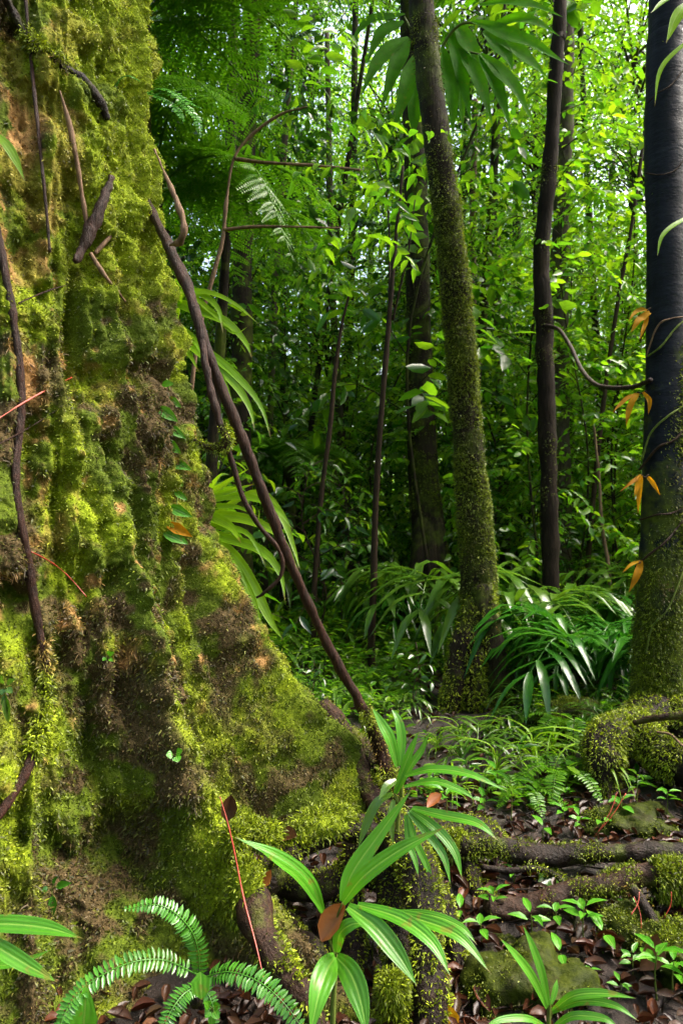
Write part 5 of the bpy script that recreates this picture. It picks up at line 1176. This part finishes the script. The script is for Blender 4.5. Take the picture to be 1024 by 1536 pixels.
def litter():
    mb = MB(); n = 6000
    d = np.concatenate([R.uniform(1.6, 3.6, 3400), R.uniform(3.4, 8, n - 3400)]); px = R.uniform(330, 1130, n); x = (px - 512) / 1024 * d
    px[:170] = R.uniform(60, 420, 170); d[:170] = R.uniform(1.5, 1.95, 170); px[200:1900:2] = R.uniform(1000, 1750, 850); x = (px - 512) / 1024 * d
    z = gz(x, d) + R.uniform(.002, .03, n)
    a = R.uniform(0, 6.28, n); L = R.uniform(.03, .075, n)
    leaves(mb, np.stack([x, d, z], -1), np.stack([np.cos(a), np.sin(a), R.normal(0, .12, n)], -1), np.array([0, 0, 1.]) + R.normal(0, .2, (n, 3)), L, L * R.uniform(.35, .55, n), CURL)
    o = bpy.data.objects.new('leaf_litter', mb.mesh('leaf_litter', M['litter'])); COL.objects.link(o)
    tag(o, 'wet brown fallen leaves covering the dark soil', 'leaf litter', kind='stuff')
    tb = MB()
    for i in range(260):
        dd = R.uniform(1.8, 5); xx = (R.uniform(400, 1080) - 512) / 1024 * dd; a = R.uniform(0, 6.28); l = R.uniform(.05, .3); zz = g1(xx, dd) + .02
        tube(np.array([[xx, dd, zz], [xx + math.cos(a) * l / 2, dd + math.sin(a) * l / 2, zz + R.uniform(0, .03)], [xx + math.cos(a) * l, dd + math.sin(a) * l, g1(xx + math.cos(a) * l, dd + math.sin(a) * l) + .015]]), [R.uniform(.002, .005), .003, .002], 7, 5, .002, 30, i, mb=tb, cap=False)
    o = bpy.data.objects.new('twig_litter', tb.mesh('twig_litter', M['root_wet'])); COL.objects.link(o)
    tag(o, 'scattered thin dead twigs over the wet leaf litter', 'twigs', kind='stuff')
litter()

# forest trees behind, each its own
BGT = [(360, 7.4, .13, 2), (322, 8.5, .1, -10), (395, 9.5, .05, 6), (425, 10, .045, 14), (448, 12, .07, -4), (300, 6.0, .05, 3), (505, 13, .09, 3), (535, 11, .07, -5), (578, 15, .1, 2), (600, 17, .12, 0), (668, 14, .1, 4), (688, 10, .07, 6), (756, 12, .09, -3), (778, 15, .11, 0), (795, 18, .13, 3), (735, 17, .12, 2), (868, 13, .08, -4), (905, 16, .12, 2), (918, 11, .06, -6), (936, 14, .1, 3), (955, 9.5, .05, 8), (946, 18, .14, 0), (480, 16, .12, -2), (410, 17, .13, 3), (350, 14, .12, 0), (1010, 13, .1, 0), (1060, 9, .1, 2), (270, 12, .12, 0), (220, 9, .12, 0), (630, 19, .12, 0), (712, 20, .13, 0), (850, 20, .13, 0), (890, 22, .13, 0), (555, 20, .13, 0), (455, 20, .14, 0), (520, 23, .14, 0), (980, 21, .14, 0), (1110, 15, .12, 0), (1180, 11, .1, 2), (1260, 8, .12, -2), (1330, 13, .11, 3), (825, 15, .09, -3), (652, 23, .14, 0), (765, 23, .14, 0), (388, 23, .14, 0)] + [(float(R.uniform(240, 1000)), float(R.uniform(7.5, 17)), float(R.uniform(.018, .045)), float(R.uniform(-7, 7))) for _ in range(6)]
BGT = [q for q in BGT if not (q[1] < 9 and 540 < q[0] < 880 and q[2] < .05)]
for i, (px, d, r, ln) in enumerate(BGT):
    f = foot(px, d); H = R.uniform(7.5, 12) if d > 9 else R.uniform(8, 10)
    lx = math.radians(ln) * H * .6
    top = f + np.array([lx, R.uniform(-.3, .3), H])
    mid = (f + top) / 2 + np.array([R.uniform(-.15, .15), 0, 0])
    root = thing('forest_tree', None, 'tree', f); POP.append((root, 'tree', 'tree', px, d))
    pale = i % 5 == 2
    root['pale'] = 1 if pale else 0
    part('trunk', tube(np.array([f - [0, 0, .1], f + (mid - f) * .3 + [R.uniform(-.05, .05), 0, 0], mid, top]), [r * 1.35, r, r * .9, r * .6], 30, 10, r * .25, 5, i), M['bark_pale' if pale else 'bark'], root)
    s = R.uniform(.8, 1.25) if r > .05 else R.uniform(.4, .6)
    crown_on(root, top + [0, 0, .3 if px < 430 or 610 < px < 740 else 2.5], (s, s, s * .9), (i % 6) if px < 740 else [1, 3, 5][i % 3])
    if d > 8 and r > .05:
        for q in range(2):
            a = R.uniform(0, 6.28); t = R.uniform(.3, .8); s2 = R.uniform(.5, .8); p = f * (1 - t) + top * t + np.array([math.cos(a), math.sin(a) * .5, .2]) * .9
            crown_on(root, p, (s2, s2, s2 * .7), (i + q + 1) % 6)

# the wood beyond, one mass of leaves and thin stems
def far_forest():
    mb = MB(); n = 2100
    d = np.sqrt(R.uniform(12.5 ** 2, 46 ** 2, n)); x = R.uniform(-.66, .66, n) * d; t = R.uniform(0, 1, n) ** 2.0
    z = .3 + t * d * .74
    z = np.where(x / d > .28, .3 + t ** 1.8 * d * .74, z)
    low = np.arange(n) < 700; z = np.where(low, .2 + t * 5, z)
    for i in range(n):
        k = int(R.uniform(60, 120)); s = R.uniform(.5, 1.3) * d[i] / 24
        g = R.normal(0, 1, (k, 3)) * np.array([s, s, s * .6])
        leaves(mb, np.array([x[i], d[i], z[i]]) + g, R.normal(0, 1, (k, 3)) + [0, 0, -.5], np.array([0, 0, .8]) + R.normal(0, .6, (k, 3)), .19 * R.uniform(.6, 1.3, k) * (d[i] / 24) ** .6, .095 * (d[i] / 24) ** .6, FAR)
    n = 1500                                                        # unseen ring of the wood behind the eye, added to block frontal light
    a = R.uniform(math.radians(38), math.radians(322), n); d = np.sqrt(R.uniform(9.5 ** 2, 26 ** 2, n)); x = np.sin(a) * d; y = np.cos(a) * d
    z = .3 + R.uniform(0, 1, n) * np.minimum(12, d * .95)
    for i in range(n):
        k = 70; s = R.uniform(.5, 1.0) * (.5 + d[i] / 24)
        leaves(mb, np.array([x[i], y[i], z[i]]) + R.normal(0, 1, (k, 3)) * np.array([s, s, s * .6]), R.normal(0, 1, (k, 3)) + [0, 0, -.5], np.array([0, 0, .8]) + R.normal(0, .6, (k, 3)), .26 * R.uniform(.6, 1.3, k), .13, FAR)
    o = bpy.data.objects.new('forest', mb.mesh('forest', M['leaf_bright'])); COL.objects.link(o)
    tag(o, 'far wood of bright backlit foliage between the trunks', 'forest', kind='stuff')
far_forest()

# ------------------------------------------------------------------ labels for the repeats: by kind, zone and order
ORD = 'first second third fourth fifth sixth seventh eighth ninth tenth eleventh twelfth thirteenth fourteenth fifteenth sixteenth seventeenth eighteenth nineteenth twentieth'.split()
def ordw(i): return ORD[i] if i < 20 else ('twenty-' + ORD[i - 20] if i < 29 else 'thirtieth')
ZONES = [(-9999, 480, 'from the mossy buttressed tree to the stick liana'), (480, 610, 'from the stick liana to the straight dark trunk'), (610, 710, 'from the straight dark trunk to the leaning one'), (710, 825, 'from the leaning mossy trunk to the slim one'), (825, 985, 'from the slim trunk to the black trunk'), (985, 9999, 'from the black trunk outward')]
GROUPS = {'shrub': 'leafy bushes of the undergrowth', 'palm': 'palms scattered in the undergrowth', 'strap': 'strap plants deeper in the undergrowth', 'fern': 'ground ferns deeper in the undergrowth', 'sap': 'leafy saplings of the understory', 'tree': 'forest trees standing behind', 'seed': 'seedlings on the wet leaf litter'}
WHAT = {'shrub': 'leafy bush', 'palm': 'understory palm', 'strap': 'strap plant', 'fern': 'ground fern', 'sap': 'leafy sapling', 'tree': 'tree', 'seed': 'tiny green seedling'}
def tier(k, d):
    if k == 'seed': return 'close-up' if d < 2.45 else ('mid-floor' if d < 3.1 else 'rear')
    return 'near' if d < 8 else ('middle-distance' if d < 13 else 'distant')
from collections import defaultdict
BK = defaultdict(list)
for o, k, ph, px, d in POP:
    z = [i for i, q in enumerate(ZONES) if q[0] <= px < q[1]][0]
    BK[(ph, z, tier(ph, d), o.get('pale', 0))].append((px, d, o))
for (ph, z, tr, pale), lst in BK.items():
    lst.sort(key=lambda q: q[0])
    for i, (px, d, o) in enumerate(lst):
        adj = tr + (' pale-barked' if pale else (' dark-barked' if ph == 'tree' else ''))
        if len(lst) == 1: o['label'] = f'only {adj} {WHAT[ph]} {ZONES[z][2]}'
        else: o['label'] = f'{adj} {WHAT[ph]}, {ordw(i)} {ZONES[z][2]}'
        o['group'] = GROUPS[ph]
        if 'pale' in o: del o['pale']
for k, lst in KIND.items():
    for m in lst:
        if m.name not in USED:
            for ch in list(m.children): bpy.data.objects.remove(ch)
            bpy.data.objects.remove(m)
